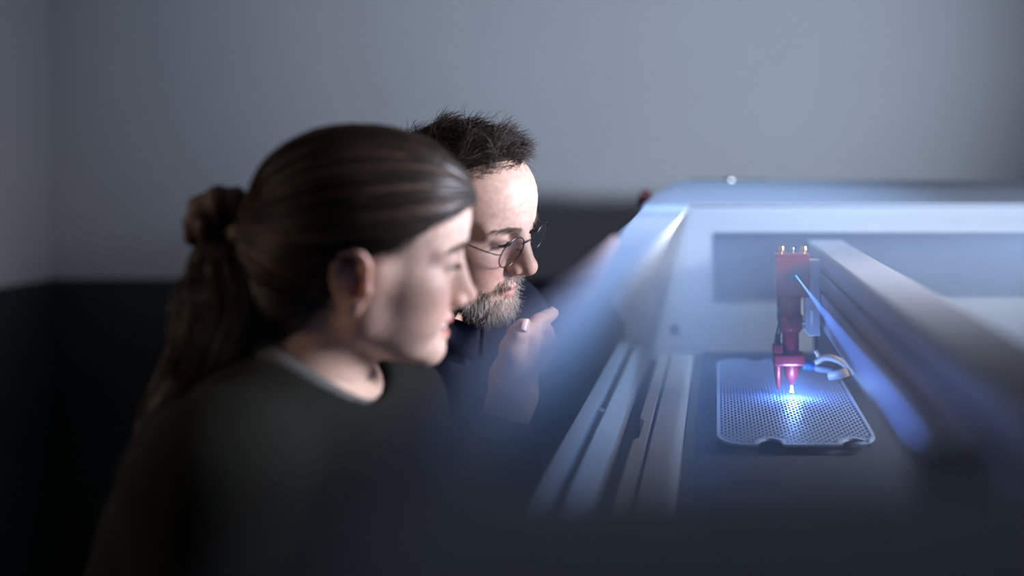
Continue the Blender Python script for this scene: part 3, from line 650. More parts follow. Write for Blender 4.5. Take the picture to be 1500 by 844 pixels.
while len(P) < 7500:
    d = rng.normal(size=3); d /= np.linalg.norm(d); p = HCM+HRM*d*0.985; p = (p[None]-grad(fq, p[None], 0.006)*(fq.at(p[None])+0.001)[:, None])[0]
    if p[2] < -0.06 or p[0] > hlM(p[1], p[2])+rng.uniform(-0.010, 0.006): continue
    if p[0] > hlM(p[1], p[2])-0.018:
        for _ in range(3): p = (p[None]-grad(fM, p[None], 0.004)*(fM.at(p[None])+0.0005)[:, None])[0]
    n = d/HRM; n /= np.linalg.norm(n); edge_ = np.clip((hlM(p[1], p[2])+0.006-p[0])/0.016, 0.55, 1); topw = np.clip((p[2]-0.02)/0.06, 0, 1); fr = np.clip((p[0]-0.0)/0.08, 0, 1)
    l = (0.012+0.021*topw*rng.uniform(0.6, 1.15))*(1-0.10*fr)*edge_
    flow = np.array([0.50*topw*(1-fr)-0.20, 0.10+0.15*topw*np.sin(p[0]*60), 0.15*topw-0.55*(1-topw)])
    cl = rng.normal(0, 0.20, 3)+0.28*np.array([math.sin(p[0]*150+p[1]*70), math.sin(p[1]*160+p[0]*40), math.sin(p[0]*90)])
    d0 = n*(0.34+0.16*topw*fr)+flow*1.2+cl*0.6; d0 /= np.linalg.norm(d0); crl = -n*(0.85+0.5*rng.random()+0.5*fr)+np.array([0.25*topw, 0, -0.25])+rng.normal(0, 0.25, 3)
    q = p.copy(); dd = d0.copy(); S_ = []
    for k in range(8):
        S_.append(q.copy()); q = q+dd*l/7; dd = dd+crl*0.13; dd /= np.linalg.norm(dd)
    P.append(S_); g = rng.random(); Cc.append(dm*rng.uniform(0.5, 1.7) if g > 0.10 else np.array((0.16, 0.14, 0.125))*rng.uniform(0.6, 1.2))
for i in range(26):                                   # stray hairs on the crown
    p = HCM+HRM*np.array([rng.uniform(-0.2, 0.5), rng.uniform(-0.4, 0.4), 0.93])*1.0; q = p.copy(); dd = np.array([rng.normal(0, 0.4), rng.normal(0, 0.4), 1.0]); cu = rng.normal(0, 0.5, 3); S_ = []
    for k in range(8): S_.append(q.copy()); dd /= np.linalg.norm(dd); q = q+dd*0.0068; dd = dd+cu*0.45-np.array([0, 0, 0.12])
    P.append(S_); Cc.append(dm)
P = np.array(P); o = strands('tousled_strands', xf(MM, P.reshape(-1, 3)).reshape(P.shape), np.full(len(P), 0.00034), HAIR, None, np.array(Cc)); o['kind'] = 'stuff'; o.parent = hairM
# beard and moustache
x, y, z = headV.T; ay = np.abs(y)
jawm = (z < -0.022-(x-0.012)*0.60) & (x > -0.012) & (z > -0.134+0.16*np.clip(0.075-x, 0, 1)) & (ay < 0.075)
lipm = (np.abs(z+0.0758-0.003*(ay/0.02)**2) < 0.0062*np.sqrt(np.clip(1-(ay/0.024)**2, 0, 1))) & (x > 0.068)
mous = (z < -0.0535) & (z > -0.0715) & (ay < 0.032) & (x > 0.072)
ok = np.where((jawm | mous) & ~lipm & ~((z > -0.0525) & (x > 0.085)))[0]
pk = ok[rng.integers(0, len(ok), 5200)]; R0 = headV[pk]+rng.normal(0, 0.0006, (len(pk), 3)); NN = grad(fM, R0); P = []; Cc = []
for p, n in zip(R0, NN):
    a = abs(p[1]); ms = p[2] > -0.0705 and a < 0.036 and p[0] > 0.07; ch = p[2] < -0.080 and p[0] > 0.055
    sd = np.sign(p[1]); edge = np.clip((-0.022-(p[0]-0.012)*0.60-p[2])/0.02, 0.15, 1)
    if ms: d = n*0.42+np.array([0.05, sd*0.50, -0.85]); l = rng.uniform(0.009, 0.0145)
    elif ch: d = n*0.62+np.array([0.10, 0, -0.72]); l = rng.uniform(0.010, 0.019)
    else: d = n*0.38+np.array([0.15, 0, -0.85]); l = rng.uniform(0.005, 0.012)*(0.5+0.5*edge)
    d = d+rng.normal(0, 0.20, 3); d /= np.linalg.norm(d); cu = rng.normal(0, 0.16, 3)-n*0.10
    S_ = []; q = p-n*0.0008
    for k in range(5): S_.append(q.copy()); q = q+d*l/4; d = d+cu; d /= np.linalg.norm(d)
    P.append(S_); w = 0.88 if ch else (0.42 if ms else 0.45)
    Cc.append(np.array((0.66, 0.64, 0.61))*rng.uniform(0.55, 1.1) if rng.random() < w else np.array((0.12, 0.075, 0.045))*rng.uniform(0.4, 1.3))
P = np.array(P); o = strands('beard', xf(MM, P.reshape(-1, 3)).reshape(P.shape), np.full(len(P), 0.00027), HAIR, None, np.array(Cc)); o['kind'] = 'stuff'; under(o, man); o['label'] = 'short greying beard and moustache'
# round wire glasses
WIRE = mat('dark_wire', (0.10, 0.10, 0.11), 0.25, metal=1.0)
LENS = bpy.data.materials.new('spectacle_lens'); LENS.use_nodes = True; nt = LENS.node_tree; nt.nodes.clear()
ou = nt.nodes.new('ShaderNodeOutputMaterial'); mx = nt.nodes.new('ShaderNodeMixShader'); tr_ = nt.nodes.new('ShaderNodeBsdfTransparent'); gl = nt.nodes.new('ShaderNodeBsdfGlossy')
tr_.inputs[0].default_value = (0.93, 0.95, 0.98, 1); gl.inputs['Roughness'].default_value = 0.03
mx.inputs[0].default_value = 0.07; nt.links.new(tr_.outputs[0], mx.inputs[1]); nt.links.new(gl.outputs[0], mx.inputs[2]); nt.links.new(mx.outputs[0], ou.inputs[0])
gc = MM@Vector((0.10, 0, 0)); gla = empty('glasses', 'round thin-rimmed wire glasses worn by the bearded person', 'glasses', tuple(gc))
LR = 0.0225
for s in (-1, 1):
    c = Vector((0.0985, s*0.0335, -0.0085)); q = Matrix.Rotation(math.radians(s*7), 3, 'Z')@Matrix.Rotation(math.radians(8), 3, 'Y')
    rimp = [MM@(c+q@Vector((0, LR*math.cos(a), LR*0.95*math.sin(a)))) for a in np.linspace(0, 2*math.pi, 49)[:-1]]
    under(tube('rim', rimp, 0.00085, WIRE, None, 8, closed=True), gla)
    V = []; F = []
    for j in range(5):
        for i in range(32):
            a = 2*math.pi*i/32; r_ = LR*j/4; V.append(MM@(c+q@Vector((0.0022*(1-(j/4)**2), r_*math.cos(a), r_*0.95*math.sin(a)))))
    for j in range(4):
        for i in range(32): F.append((j*32+i, j*32+(i+1) % 32, (j+1)*32+(i+1) % 32, (j+1)*32+i))
    me = bpy.data.meshes.new('lens'); me.from_pydata(V, [], F); me.update(); under(link('lens', me, LENS, None, True), gla)
    e = c+q@Vector((0, s*LR, 0.003)); tp = [e, Vector((0.0900, s*0.0640, -0.0040)), Vector((0.060, s*0.0730, -0.001)), Vector((0.008, s*0.0790, 0.006)), Vector((-0.012, s*0.0800, 0.004)), Vector((-0.028, s*0.0775, -0.016))]
    under(tube('temple', [MM@p for p in crom(tp, 5)], 0.00085, WIRE, None, 8), gla)
    under(tube('nose_pad_arm', [MM@p for p in crom([c+q@Vector((0, -s*LR*0.95, -0.004)), Vector((0.094, s*0.0115, -0.013)), Vector((0.0945, s*0.0100, -0.016))], 4)], 0.0005, WIRE, None, 6), gla)
under(tube('bridge', [MM@p for p in crom([Vector((0.0990, -0.0115, -0.004)), Vector((0.1035, -0.005, 0.000)), Vector((0.1035, 0.005, 0.000)), Vector((0.0990, 0.0115, -0.004))], 5)], 0.0009, WIRE, None, 8), gla)
# ------------------------------------------------------------------ room
PLASTER = mat('grey_plaster', (0.76, 0.77, 0.78), 0.9, spec=0.2, noise=0.05, nscale=3, bump=0.05, bscale=30)
CEILM = mat('white_ceiling', (0.7, 0.7, 0.7), 0.9)
FLOORM = mat('dark_floor', (0.05, 0.05, 0.055), 0.6, noise=0.2, nscale=8)
def struct(o): o['kind'] = 'structure'; return o
struct(box('floor', (-4.5, -1.5, -0.1), (4.5, 3.75, 0.0), FLOORM))
struct(box('ceiling', (-4.5, -1.5, 2.80), (4.5, 3.75, 2.90), CEILM))
struct(box('wall_back', (-4.5, 3.6, 0), (4.5, 3.75, 2.799), PLASTER))
struct(box('wall_left', (-2.20, -1.5, 0), (-2.062, 3.599, 2.799), PLASTER))
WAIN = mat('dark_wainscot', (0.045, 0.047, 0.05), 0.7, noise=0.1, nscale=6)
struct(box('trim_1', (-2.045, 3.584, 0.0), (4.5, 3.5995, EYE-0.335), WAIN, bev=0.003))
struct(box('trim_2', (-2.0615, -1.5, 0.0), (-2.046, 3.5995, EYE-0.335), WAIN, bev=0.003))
BASEB = mat('dark_baseboard', (0.04, 0.04, 0.045), 0.5)
struct(box('baseboard_back', (-2.045, 3.574, 0.001), (4.5, 3.5835, 0.09), BASEB, bev=0.003))

# ------------------------------------------------------------------ laser cutter
PAINT = mat('white_powder_coat', (0.35, 0.385, 0.44), 0.65, spec=0.25, noise=0.03, nscale=30, bump=0.04, bscale=500)
ALU = mat('brushed_aluminium', (0.62, 0.64, 0.67), 0.40, metal=0.6, noise=0.05, nscale=60)
DARKM = mat('dark_grey_paint', (0.06, 0.065, 0.075), 0.5)
TINT = mat('dark_tinted_window', (0.035, 0.04, 0.055), 0.12, spec=0.6)
RUB = mat('black_rubber', (0.02, 0.02, 0.022), 0.7)
PINK = mat('pink_beige_glow', (0.48, 0.33, 0.32), 0.6)
STEEL = mat('steel', (0.55, 0.55, 0.56), 0.3, metal=1.0)
RED = mat('red_plastic', (0.10, 0.004, 0.006), 0.4)
cut = empty('laser_cutter', 'large pale grey laser cutting machine with open lid and perforated bed', 'laser cutter', (0.45, 1.30, 0))
def M_(o): return under(o, cut)
def y_(Y): return EYE+Y
# far end wall of the tub with its stepped front outline
endp = [(-0.166, -0.345), (-0.166, -0.278), (-0.186, -0.246), (-0.196, -0.230), (-0.2005, -0.212), (-0.200, -0.185), (-0.186, -0.150), (-0.160, -0.105), (-0.136, -0.072), (-0.128, -0.0645), (-0.115, -0.0640), (1.12, -0.0640), (1.12, -0.345)]
M_(prism('end_wall', [(x, y_(y)) for x, y in endp], 'y', 2.09, 2.13, PAINT, None, 0.004))
def sheet(name, rows, m, th=0.004):
    n = len(rows[0]); V = [tuple(W(*p)) for r in rows for p in r]; F = []
    for j in range(len(rows)-1):
        for i in range(n-1): F.append((j*n+i, j*n+i+1, (j+1)*n+i+1, (j+1)*n+i))
    me = bpy.data.meshes.new(name); me.from_pydata(V, [], F); me.update(); o = link(name, me, m); md = o.modifiers.new('thickness', 'SOLIDIFY'); md.thickness = th; md.offset = 0
    return M_(o)
# sloping hood panel behind the end wall, rounded at its front corner
hi_ = [(1.12, -0.061, 2.088), (0.50, -0.061, 2.088), (-0.020, -0.061, 2.088), (-0.060, -0.061, 2.088), (-0.100, -0.061, 2.088), (-0.130, -0.063, 2.088), (-0.136, -0.070, 2.088)]
ho_ = [(1.12, -0.022, 2.40), (0.50, -0.022, 2.40), (0.00, -0.022, 2.40), (-0.048, -0.0225, 2.398), (-0.076, -0.025, 2.385), (-0.094, -0.032, 2.35), (-0.100, -0.045, 2.33)]
mid = [tuple(0.5*(a+b)+c for a, b, c in zip(p, q, (0, 0.004, 0))) for p, q in zip(hi_, ho_)]
sheet('hood_panel', [hi_, mid, ho_], PAINT)
M_(tube('hood_edge', [W(*p) for p in crom([(1.12, -0.0225, 2.402), (0.5, -0.0225, 2.402), (0.0, -0.0225, 2.402), (-0.048, -0.023, 2.400), (-0.077, -0.0255, 2.387), (-0.095, -0.0325, 2.352), (-0.112, -0.046, 2.24), (-0.131, -0.063, 2.092)], 5)], 0.0025, PAINT))
M_(wbox('hood_back_panel', (-0.05, 1.12), (-0.50, -0.024), (2.405, 2.415), PAINT))
# recessed dark observation window in the end wall
M_(wbox('end_window', (-0.0055, 0.95), (-0.228, -0.111), (2.083, 2.0895), TINT, None, 0.002))
M_(lathe('cap_screw', [(0, 0), (0.009, 0), (0.009, 0.003), (0.006, 0.005), (0, 0.005)], DARKM, None, W(-0.076, -0.284, 2.0895), (0, -1, 0), 20))
M_(lathe('cap_screw', [(0, 0), (0.0025, 0), (0.0025, 0.002), (0, 0.002)], DARKM, None, W(-0.052, -0.302, 2.0895), (0, -1, 0), 12))
# front top bar and near rim (the lens looks over them)
bar = [(-0.049, 2.085), (-0.049, 0.25), (-0.050, 0.245), (1.12, 0.245), (1.12, 0.15), (-0.062, 0.15), (-0.063, 0.30), (-0.069, 0.60), (-0.098, 1.20), (-0.120, 1.85), (-0.130, 2.085)]
M_(prism('top_rim', bar, 'z', y_(-0.072), y_(-0.060), PAINT, None, 0.003))
M_(tube('pink_glow_strip', [W(x-0.002, -0.0605, z) for x, z in ((-0.061, 0.17), (-0.062, 0.30), (-0.068, 0.60), (-0.088, 1.02))], 0.003, PINK))  # added strip; the pinkish glow along the bar edge is put into its colour
M_(wbox('near_end_wall', (-0.064, 1.12), (-0.36, -0.0725), (0.155, 0.235), PAINT, None, 0.003))
M_(wbox('back_wall', (1.08, 1.12), (-0.36, -0.061), (0.246, 2.086), PAINT, None, 0.003))
# bed and the rails along its front edge
bedm = mat('honeycomb_bed', (0.050, 0.060, 0.085), 0.8); nt = bedm.node_tree
vo = nt.nodes.new('ShaderNodeTexVoronoi'); vo.inputs['Scale'].default_value = 150; vo.inputs['Randomness'].default_value = 0.0; tcn = nt.nodes['Texture Coordinate']
nt.links.new(tcn.outputs['Object'], vo.inputs['Vector']); cr = nt.nodes.new('ShaderNodeValToRGB'); cr.color_ramp.elements[0].color = (0.006, 0.007, 0.01, 1); cr.color_ramp.elements[1].color = (0.030, 0.046, 0.095, 1); cr.color_ramp.elements[0].position = 0.35; cr.color_ramp.elements[1].position = 0.6
nt.links.new(vo.outputs['Distance'], cr.inputs[0]); nt.links.new(cr.outputs[0], nt.nodes['Principled BSDF'].inputs['Base Color'])
M_(wbox('bed', (-0.026, 1.07), (-0.345, -0.3265), (0.25, 2.086), bedm))
M_(wbox('bed_edge', (-0.040, -0.0265), (-0.345, -0.332), (0.25, 2.086), DARKM, None, 0.001))
M_(wbox('flat_rail', (-0.0795, -0.0405), (-0.345, -0.3245), (0.25, 2.06), ALU, None, 0.0015))
# slotted rail with a notch near its middle
sr = [(-0.1005, 0.25), (-0.1005, 1.395), (-0.094, 1.405), (-0.094, 1.50), (-0.1005, 1.515), (-0.1005, 2.05), (-0.084, 2.05), (-0.084, 0.25)]
M_(prism('notched_rail', sr, 'z', y_(-0.345), y_(-0.3225), ALU, None, 0.0012))
M_(wbox('rail_gap', (-0.1165, -0.101), (-0.345, -0.338), (0.25, 2.07), RUB))
M_(wbox('inner_ledge', (-0.146, -0.117), (-0.345, -0.312), (0.25, 2.085), PAINT, None, 0.003))
M_(wbox('ledge_groove', (-0.1525, -0.1465), (-0.345, -0.322), (0.25, 2.085), DARKM))
M_(wbox('outer_ledge', (-0.176, -0.153), (-0.345, -0.306), (0.25, 2.088), PAINT, None, 0.004))
for z_ in (1.49, 2.02):
    s_ = M_(lathe('ledge_screw', [(0, 0), (0.005, 0), (0.005, 0.0025), (0.0025, 0.0035), (0, 0.0035)], STEEL, None, W(-0.149, -0.3085, z_), (0.1, 0, 1), 16))
# cabinet below and its front door hanging open
M_(wbox('cabinet', (-0.172, 1.12), (-1.19, -0.346), (0.16, 2.40), PAINT, None, 0.01))
for x_ in (-0.10, 1.04):
    for z_ in (0.24, 2.30): M_(lathe('foot', [(0, 0), (0.03, 0), (0.03, 0.015), (0.012, 0.02), (0.012, 0.082), (0, 0.082)], RUB, None, (x_, z_, 0.0), (0, 0, 1), 20))
M_(wbox('front_door', (-0.192, -0.1775), (-0.80, -0.352), (0.30, 2.05), PAINT, None, 0.005))
# emergency stop on the far front corner
es = M_(lathe('emergency_stop', [(0, 0), (0.010, 0), (0.010, 0.012), (0.017, 0.014), (0.0185, 0.020), (0.017, 0.027), (0.008, 0.030), (0, 0.030)], RED, None, W(-0.123, -0.062, 2.245), (-0.85, -0.25, 0.38), 28))
b_ = lathe('stop_collar', [(0, -0.006), (0.011, -0.006), (0.011, 0.001), (0, 0.001)], STEEL, None, W(-0.123, -0.062, 2.245), (-0.85, -0.25, 0.38), 24); b_.parent = es
# little status lamp and cable strip on the hood edge
M_(wbox('cable_strip', (-0.055, 0.105), (-0.0215, -0.0165), (2.40, 2.412), mat('strip', (0.10, 0.10, 0.07), 0.6), None, 0.001))
M_(lathe('status_lamp_base', [(0, 0), (0.006, 0), (0.006, 0.008), (0, 0.008)], RUB, None, W(0.024, -0.022, 2.398), (0, 0, 1), 16))
sl_ = M_(sphere_mesh('status_lamp', 0.0042, mat('status_lamp_glow', (1, 1, 1), 0.3, emit=(0.9, 0.97, 1), estr=3), None, W(0.0305, -0.0215, 2.392), Matrix.Identity(4)))
# open lid standing up at the back edge, with the work lamps set in it (outside the picture)
M_(prism('lid', [(1.10, y_(-0.055)), (1.135, y_(-0.055)), (1.20, y_(0.70)), (1.165, y_(0.70))], 'y', 0.25, 2.30, PAINT, None, 0.006))

# ------------------------------------------------------------------ gantry, head, beam
GR = mat('grey_anodised', (0.32, 0.35, 0.42), 0.5, metal=0.15, noise=0.04, nscale=50)
gan = empty('gantry_beam', 'grey box-section gantry beam spanning the machine bed beside the red head', 'gantry', tuple(W(0.18, -0.235, 1.1)))
def G_(o): return under(o, gan)
G_(wbox('box_section', (0.152, 0.213), (-0.231, -0.118), (0.26, 1.96), GR, None, 0.005, 3))
G_(wbox('guide_rail', (0.146, 0.1515), (-0.186, -0.172), (0.28, 1.94), GR, None, 0.001))
G_(wbox('t_slot', (0.1505, 0.1522), (-0.147, -0.144), (0.28, 1.94), DARKM))
G_(wbox('end_cap', (0.150, 0.215), (-0.233, -0.116), (1.961, 1.968), DARKM, None, 0.002))
for z_ in (0.40, 1.90): G_(wbox('carriage_foot', (0.16, 0.205), (-0.326, -0.232), (z_-0.03, z_+0.03), DARKM, None, 0.003))

G_(wbox('mirror_mount', (0.092, 0.128), (-0.166, -0.126), (0.535, 0.560), GR, None, 0.003)); G_(wbox('mirror_arm', (0.128, 0.152), (-0.160, -0.150), (0.538, 0.556), GR, None, 0.002))
HRED = mat('red_anodised', (0.24, 0.018, 0.020), 0.38, metal=0.25, noise=0.08, nscale=40)
BRASS = mat('brass', (0.75, 0.50, 0.20), 0.3, metal=1.0)
BLUEF = mat('blue_fitting', (0.02, 0.08, 0.45), 0.35)
HOSE = mat('grey_beige_hose', (0.38, 0.34, 0.30), 0.5, noise=0.1)
ZH = 1.635; hx = 0.105
hd = empty('laser_carriage', 'red anodised laser cutting head with two nozzles hanging from the gantry', 'cutting head', tuple(W(hx, -0.31, ZH)))
def H_(o): return under(o, hd)
# mirror block with a real bore in its front face
def mirror_block():
    x0, x1, yb, yt, z0, z1 = hx-0.0175-0.005, hx+0.0235, -0.1765, -0.1195, ZH-0.022, ZH+0.024; cx, cy, r = 0.1100, -0.1460, 0.0080; n = 32; bm = bmesh.new()
    rim = []; bore = []; sq = []
    for i in range(n):
        a = 2*math.pi*i/n+math.pi/4; c, s = math.cos(a), math.sin(a); rim.append(bm.verts.new(W(cx+r*c, cy+r*s, z0))); bore.append(bm.verts.new(W(cx+r*c, cy+r*s, z0+0.020)))
        m_ = max(abs(c), abs(s)); u, v = c/m_, s/m_; X = cx+(u*(x1-cx) if u > 0 else u*(cx-x0)); Y = cy+(v*(yt-cy) if v > 0 else v*(cy-yb)); sq.append(bm.verts.new(W(X, Y, z0)))
    bk = [bm.verts.new(W(X, Y, z1)) for X, Y in ((x1, yt), (x0, yt), (x0, yb), (x1, yb))]
    for i in range(n):
        j = (i+1) % n; bm.faces.new((sq[i], sq[j], rim[j], rim[i])); bm.faces.new((rim[i], rim[j], bore[j], bore[i]))
    bm.faces.new(bore); bm.faces.new(bk); q = n//4
    for k in range(4):
        fr = [sq[(k*q+i) % n] for i in range(q+1)]; bm.faces.new(fr+[bk[(k+1) % 4], bk[k]])
    bmesh.ops.recalc_face_normals(bm, faces=bm.faces[:]); me = bpy.data.meshes.new('mirror_block'); bm.to_mesh(me); bm.free(); return H_(link('mirror_block', me, HRED))
mirror_block()
H_(wbox('block_lid', (hx-0.0235, hx+0.0245), (-0.1215, -0.1165), (ZH-0.023, ZH+0.025), HRED, None, 0.0012))
H_(lathe('bore_ring', [(0.0078, 0), (0.0098, 0), (0.0098, 0.0012), (0.0078, 0.0012)], DARKM, None, W(0.110, -0.146, ZH-0.0225), (0, -1, 0), 32))
for x_ in (hx-0.015, hx+0.0165):
    H_(lathe('adjusting_knob', [(0, 0), (0.0018, 0), (0.0018, 0.0035), (0.0042, 0.004), (0.0046, 0.007), (0.0040, 0.0105), (0.0024, 0.0115), (0, 0.0115)], BRASS, None, W(x_, -0.1165, ZH-0.014), (0, 0, 1), 18))
H_(lathe('adjusting_screw', [(0, 0), (0.0028, 0), (0.0028, 0.008), (0.0020, 0.009), (0, 0.009)], STEEL, None, W(hx+0.001, -0.1165, ZH-0.006), (0, 0, 1), 16))
tx = hx-0.001
H_(lathe('upper_tube', [(0, 0), (0.0142, 0), (0.0145, 0.001), (0.0145, 0.052), (0, 0.052)], HRED, None, W(tx, -0.227, ZH), (0, 0, 1), 40))
H_(lathe('clamp_collar', [(0, 0), (0.0165, 0), (0.0172, 0.001), (0.0172, 0.019), (0.0165, 0.020), (0, 0.020)], HRED, None, W(tx, -0.2235, ZH), (0, 0, 1), 40))
H_(lathe('clamp_screw', [(0, 0), (0.0028, 0), (0.0028, 0.010), (0, 0.010)], STEEL, None, W(tx+0.016, -0.214, ZH-0.004), (1, -0.1, 0.25), 14))
H_(lathe('lens_tube', [(0, 0), (0.0118, 0), (0.0118, 0.038), (0, 0.038)], HRED, None, W(tx, -0.259, ZH), (0, 0, 1), 40))
H_(wbox('nozzle_block', (hx-0.026, hx+0.018), (-0.2735, -0.2565), (ZH-0.016, ZH+0.018), HRED, None, 0.003))
H_(wbox('probe_block', (hx-0.0265, hx-0.0125), (-0.2575, -0.243), (ZH-0.014, ZH+0.006), HRED, None, 0.002))
H_(lathe('main_nozzle', [(0, 0), (0.0028, 0), (0.0042, 0.004), (0.0100, 0.014), (0.0110, 0.020), (0.0110, 0.029), (0, 0.029)], HRED, None, W(hx+0.0005, -0.3025, ZH), (0, 0, 1), 36))
H_(lathe('pointer_nozzle', [(0, 0), (0.0018, 0), (0.0030, 0.004), (0.0052, 0.026), (0.0058, 0.034), (0, 0.034)], HRED, None, W(hx-0.0190, -0.3070, ZH-0.004), (-0.02, 0, 1), 24))
H_(tube('probe_cable', [W(*p) for p in crom([(hx-0.018, -0.236, ZH-0.004), (hx-0.0155, -0.222, ZH-0.006), (hx-0.0185, -0.206, ZH-0.004), (hx-0.0165, -0.190, ZH), (hx-0.0160, -0.178, ZH+0.004)], 6)], 0.0019, RUB, None, 10))
H_(tube('probe_cable', [W(*p) for p in crom([(hx-0.0215, -0.236, ZH-0.004), (hx-0.0195, -0.222, ZH-0.005), (hx-0.0150, -0.205, ZH-0.003), (hx-0.0190, -0.190, ZH+0.001), (hx-0.0170, -0.178, ZH+0.005)], 6)], 0.0016, RUB, None, 10))
H_(lathe('cable_plug', [(0, 0), (0.0042, 0), (0.0044, 0.006), (0.0036, 0.014), (0, 0.014)], RUB, None, W(hx-0.0195, -0.2435, ZH-0.004), (0, 0, 1), 16))
H_(lathe('air_fitting', [(0, 0), (0.0062, 0), (0.0062, 0.005), (0.0052, 0.006), (0.0052, 0.011), (0.0040, 0.012), (0.0040, 0.015), (0, 0.015)], BLUEF, None, W(hx+0.0165, -0.2735, ZH-0.004), (1, -0.1, -0.15), 20))
H_(lathe('fitting_nut', [(0, 0), (0.0036, 0), (0.0036, 0.004), (0, 0.004)], STEEL, None, W(hx+0.0315, -0.2760, ZH-0.006), (1, -0.1, -0.15), 8))
H_(tube('air_hose', [W(*p) for p in crom([(hx+0.034, -0.270, ZH-0.006), (hx+0.046, -0.262, ZH-0.010), (hx+0.060, -0.263, ZH-0.016), (hx+0.074, -0.270, ZH-0.022), (hx+0.085, -0.283, ZH-0.024)], 7)], 0.0048, HOSE, None, 14))
H_(tube('hose_tag', [W(*p) for p in crom([(hx+0.040, -0.266, ZH-0.006), (hx+0.036, -0.257, ZH-0.006), (hx+0.033, -0.252, ZH-0.006)], 4)], 0.0030, HOSE, None, 10))
H_(tube('corrugated_sleeve', [W(hx+0.034+0.001*i, -0.2765-0.00012*i, ZH-0.007-0.0003*i) for i in range(26)], [0.0048+0.0010*(i % 2) for i in range(26)], mat('grey_sleeve', (0.16, 0.17, 0.20), 0.5), None, 16))
H_(tube('hose_end', [W(*p) for p in [(hx+0.052, -0.286, ZH-0.012), (hx+0.066, -0.284, ZH-0.018), (hx+0.078, -0.278, ZH-0.024)]], 0.0072, mat('pale_hose', (0.30, 0.28, 0.30), 0.45), None, 18))
# bracket that carries the head on the guide rail
bk_ = [(hx+0.0245, -0.1255), (hx+0.0400, -0.1255), (hx+0.0400, -0.2060), (hx+0.0405, -0.232), (hx+0.0245, -0.232), (hx+0.0185, -0.224), (hx+0.0185, -0.178), (hx+0.0245, -0.176)]
H_(prism('carriage_bracket', [(x, y_(y)) for x, y in bk_], 'y', ZH-0.008, ZH+0.022, ALU, None, 0.0012))
H_(wbox('bracket_slot', (hx+0.0262, hx+0.0300), (-0.215, -0.196), (ZH-0.0092, ZH-0.0078), mat('slot', (0.75, 0.77, 0.8), 0.4)))
# the beam: light travelling along the gantry into the bore, then out of the nozzle
BEAM = mat('blue_laser_light', (0, 0, 0), 1.0, emit=(0.10, 0.24, 1.0), estr=3.0)
bm_ = tag(tube('laser_beam', [W(0.110, -0.146, 0.562), W(0.110, -0.146, 1.0), W(0.110, -0.146, ZH-0.006)], 0.0010, BEAM, None, 12), 'thin blue laser beam running along the gantry into the red head', 'laser beam')
SPK = mat('white_blue_laser_spark', (0, 0, 0), 1.0, emit=(0.55, 0.74, 1.0), estr=9.0)
sp = tag(lathe('laser_spark', [(0, 0), (0.0030, 0.0), (0.0022, 0.002), (0.0016, 0.0055), (0.0016, 0.0095), (0, 0.0095)], SPK, None, W(hx+0.0005, -0.3122, ZH), (0, 0, 1), 20), 'blue-white glowing laser spark between main nozzle and perforated plate', 'laser spark')

# ------------------------------------------------------------------ perforated plate on the bed
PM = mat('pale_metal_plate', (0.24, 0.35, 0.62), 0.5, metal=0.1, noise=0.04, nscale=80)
plate = empty('perforated_plate', 'pale perforated metal plate with rounded corners and edge notches on the bed', 'plate', tuple(W(0.094, -0.316, 1.63)))
px0, px1, pz0, pz1, prad = 0.0, 0.188, 1.332, 1.935, 0.034
notch = [(0.062, 'n'), (0.163, 'n'), (0.064, 'f'), (0.160, 'f')]
def outline(off=0.0, seg=8):
    pts = []
    def arc(cx, cz, a0):
        for i in range(seg+1):
            a = math.radians(a0+90*i/seg); pts.append((cx+(prad-off)*math.cos(a), cz+(prad-off)*1.6*math.sin(a)))
    def cut_(nx, z, sgn, dirn):
        w, d = 0.0125+off, 0.030+off; P_ = []
        for i in range(9):
            t = i/8; a = math.pi*t; P_.append((nx-dirn*w*math.cos(a)*(1.0 if 0.15 < t < 0.85 else 1.15), z+sgn*(d*math.sin(a)**0.6)))
        pts.extend(P_)
    ry = prad*1.6
    arc(px0+prad, pz0+ry, 180)
    for nx in (0.062, 0.163-0.004): cut_(nx, pz0+off, 1, 1)
    arc(px1-prad, pz0+ry, 270); arc(px1-prad, pz1-ry, 0)
    for nx in (0.140, 0.064): cut_(nx, pz1-off, -1, -1)
    arc(px0+prad, pz1-ry, 90)
    return pts
def inside(P_, x, z):
    c = False; n = len(P_)
    for i in range(n):
        x1_, z1_ = P_[i]; x2_, z2_ = P_[(i+1) % n]
        if (z1_ > z) != (z2_ > z) and x < (x2_-x1_)*(z-z1_)/(z2_-z1_)+x1_: c = not c
    return c
O_ = outline(0.0); I_ = outline(0.0042); yt, yb_ = -0.3145, -0.3165
V = []; F = []; n = len(O_)
for ring_, yy in ((O_, yb_), (O_, yt+0.0008), (I_, yt+0.0008), (I_, yb_)):
    V += [tuple(W(x, yy, z)) for x, z in ring_]
for r_ in range(4):
    for i in range(n): F.append((r_*n+i, r_*n+(i+1) % n, ((r_+1) % 4)*n+(i+1) % n, ((r_+1) % 4)*n+i))
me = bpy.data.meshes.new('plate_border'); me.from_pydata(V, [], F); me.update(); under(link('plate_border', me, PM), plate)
cw, cl = 0.0045, 0.0165; V = []; F = []; hw, hl_ = 0.00185, 0.0060; Im = outline(0.0020)
hole = [(hw, -hl_*0.45), (hw, hl_*0.45), (hw*0.6, hl_), (-hw*0.6, hl_), (-hw, hl_*0.45), (-hw, -hl_*0.45), (-hw*0.6, -hl_), (hw*0.6, -hl_)]
rect = [(1, -0.5), (1, 0.5), (0.5, 1), (-0.5, 1), (-1, 0.5), (-1, -0.5), (-0.5, -1), (0.5, -1)]; rect = [(1, -0.6), (1, 0.6), (0.6, 1), (-0.6, 1), (-1, 0.6), (-1, -0.6), (-0.6, -1), (0.6, -1)]
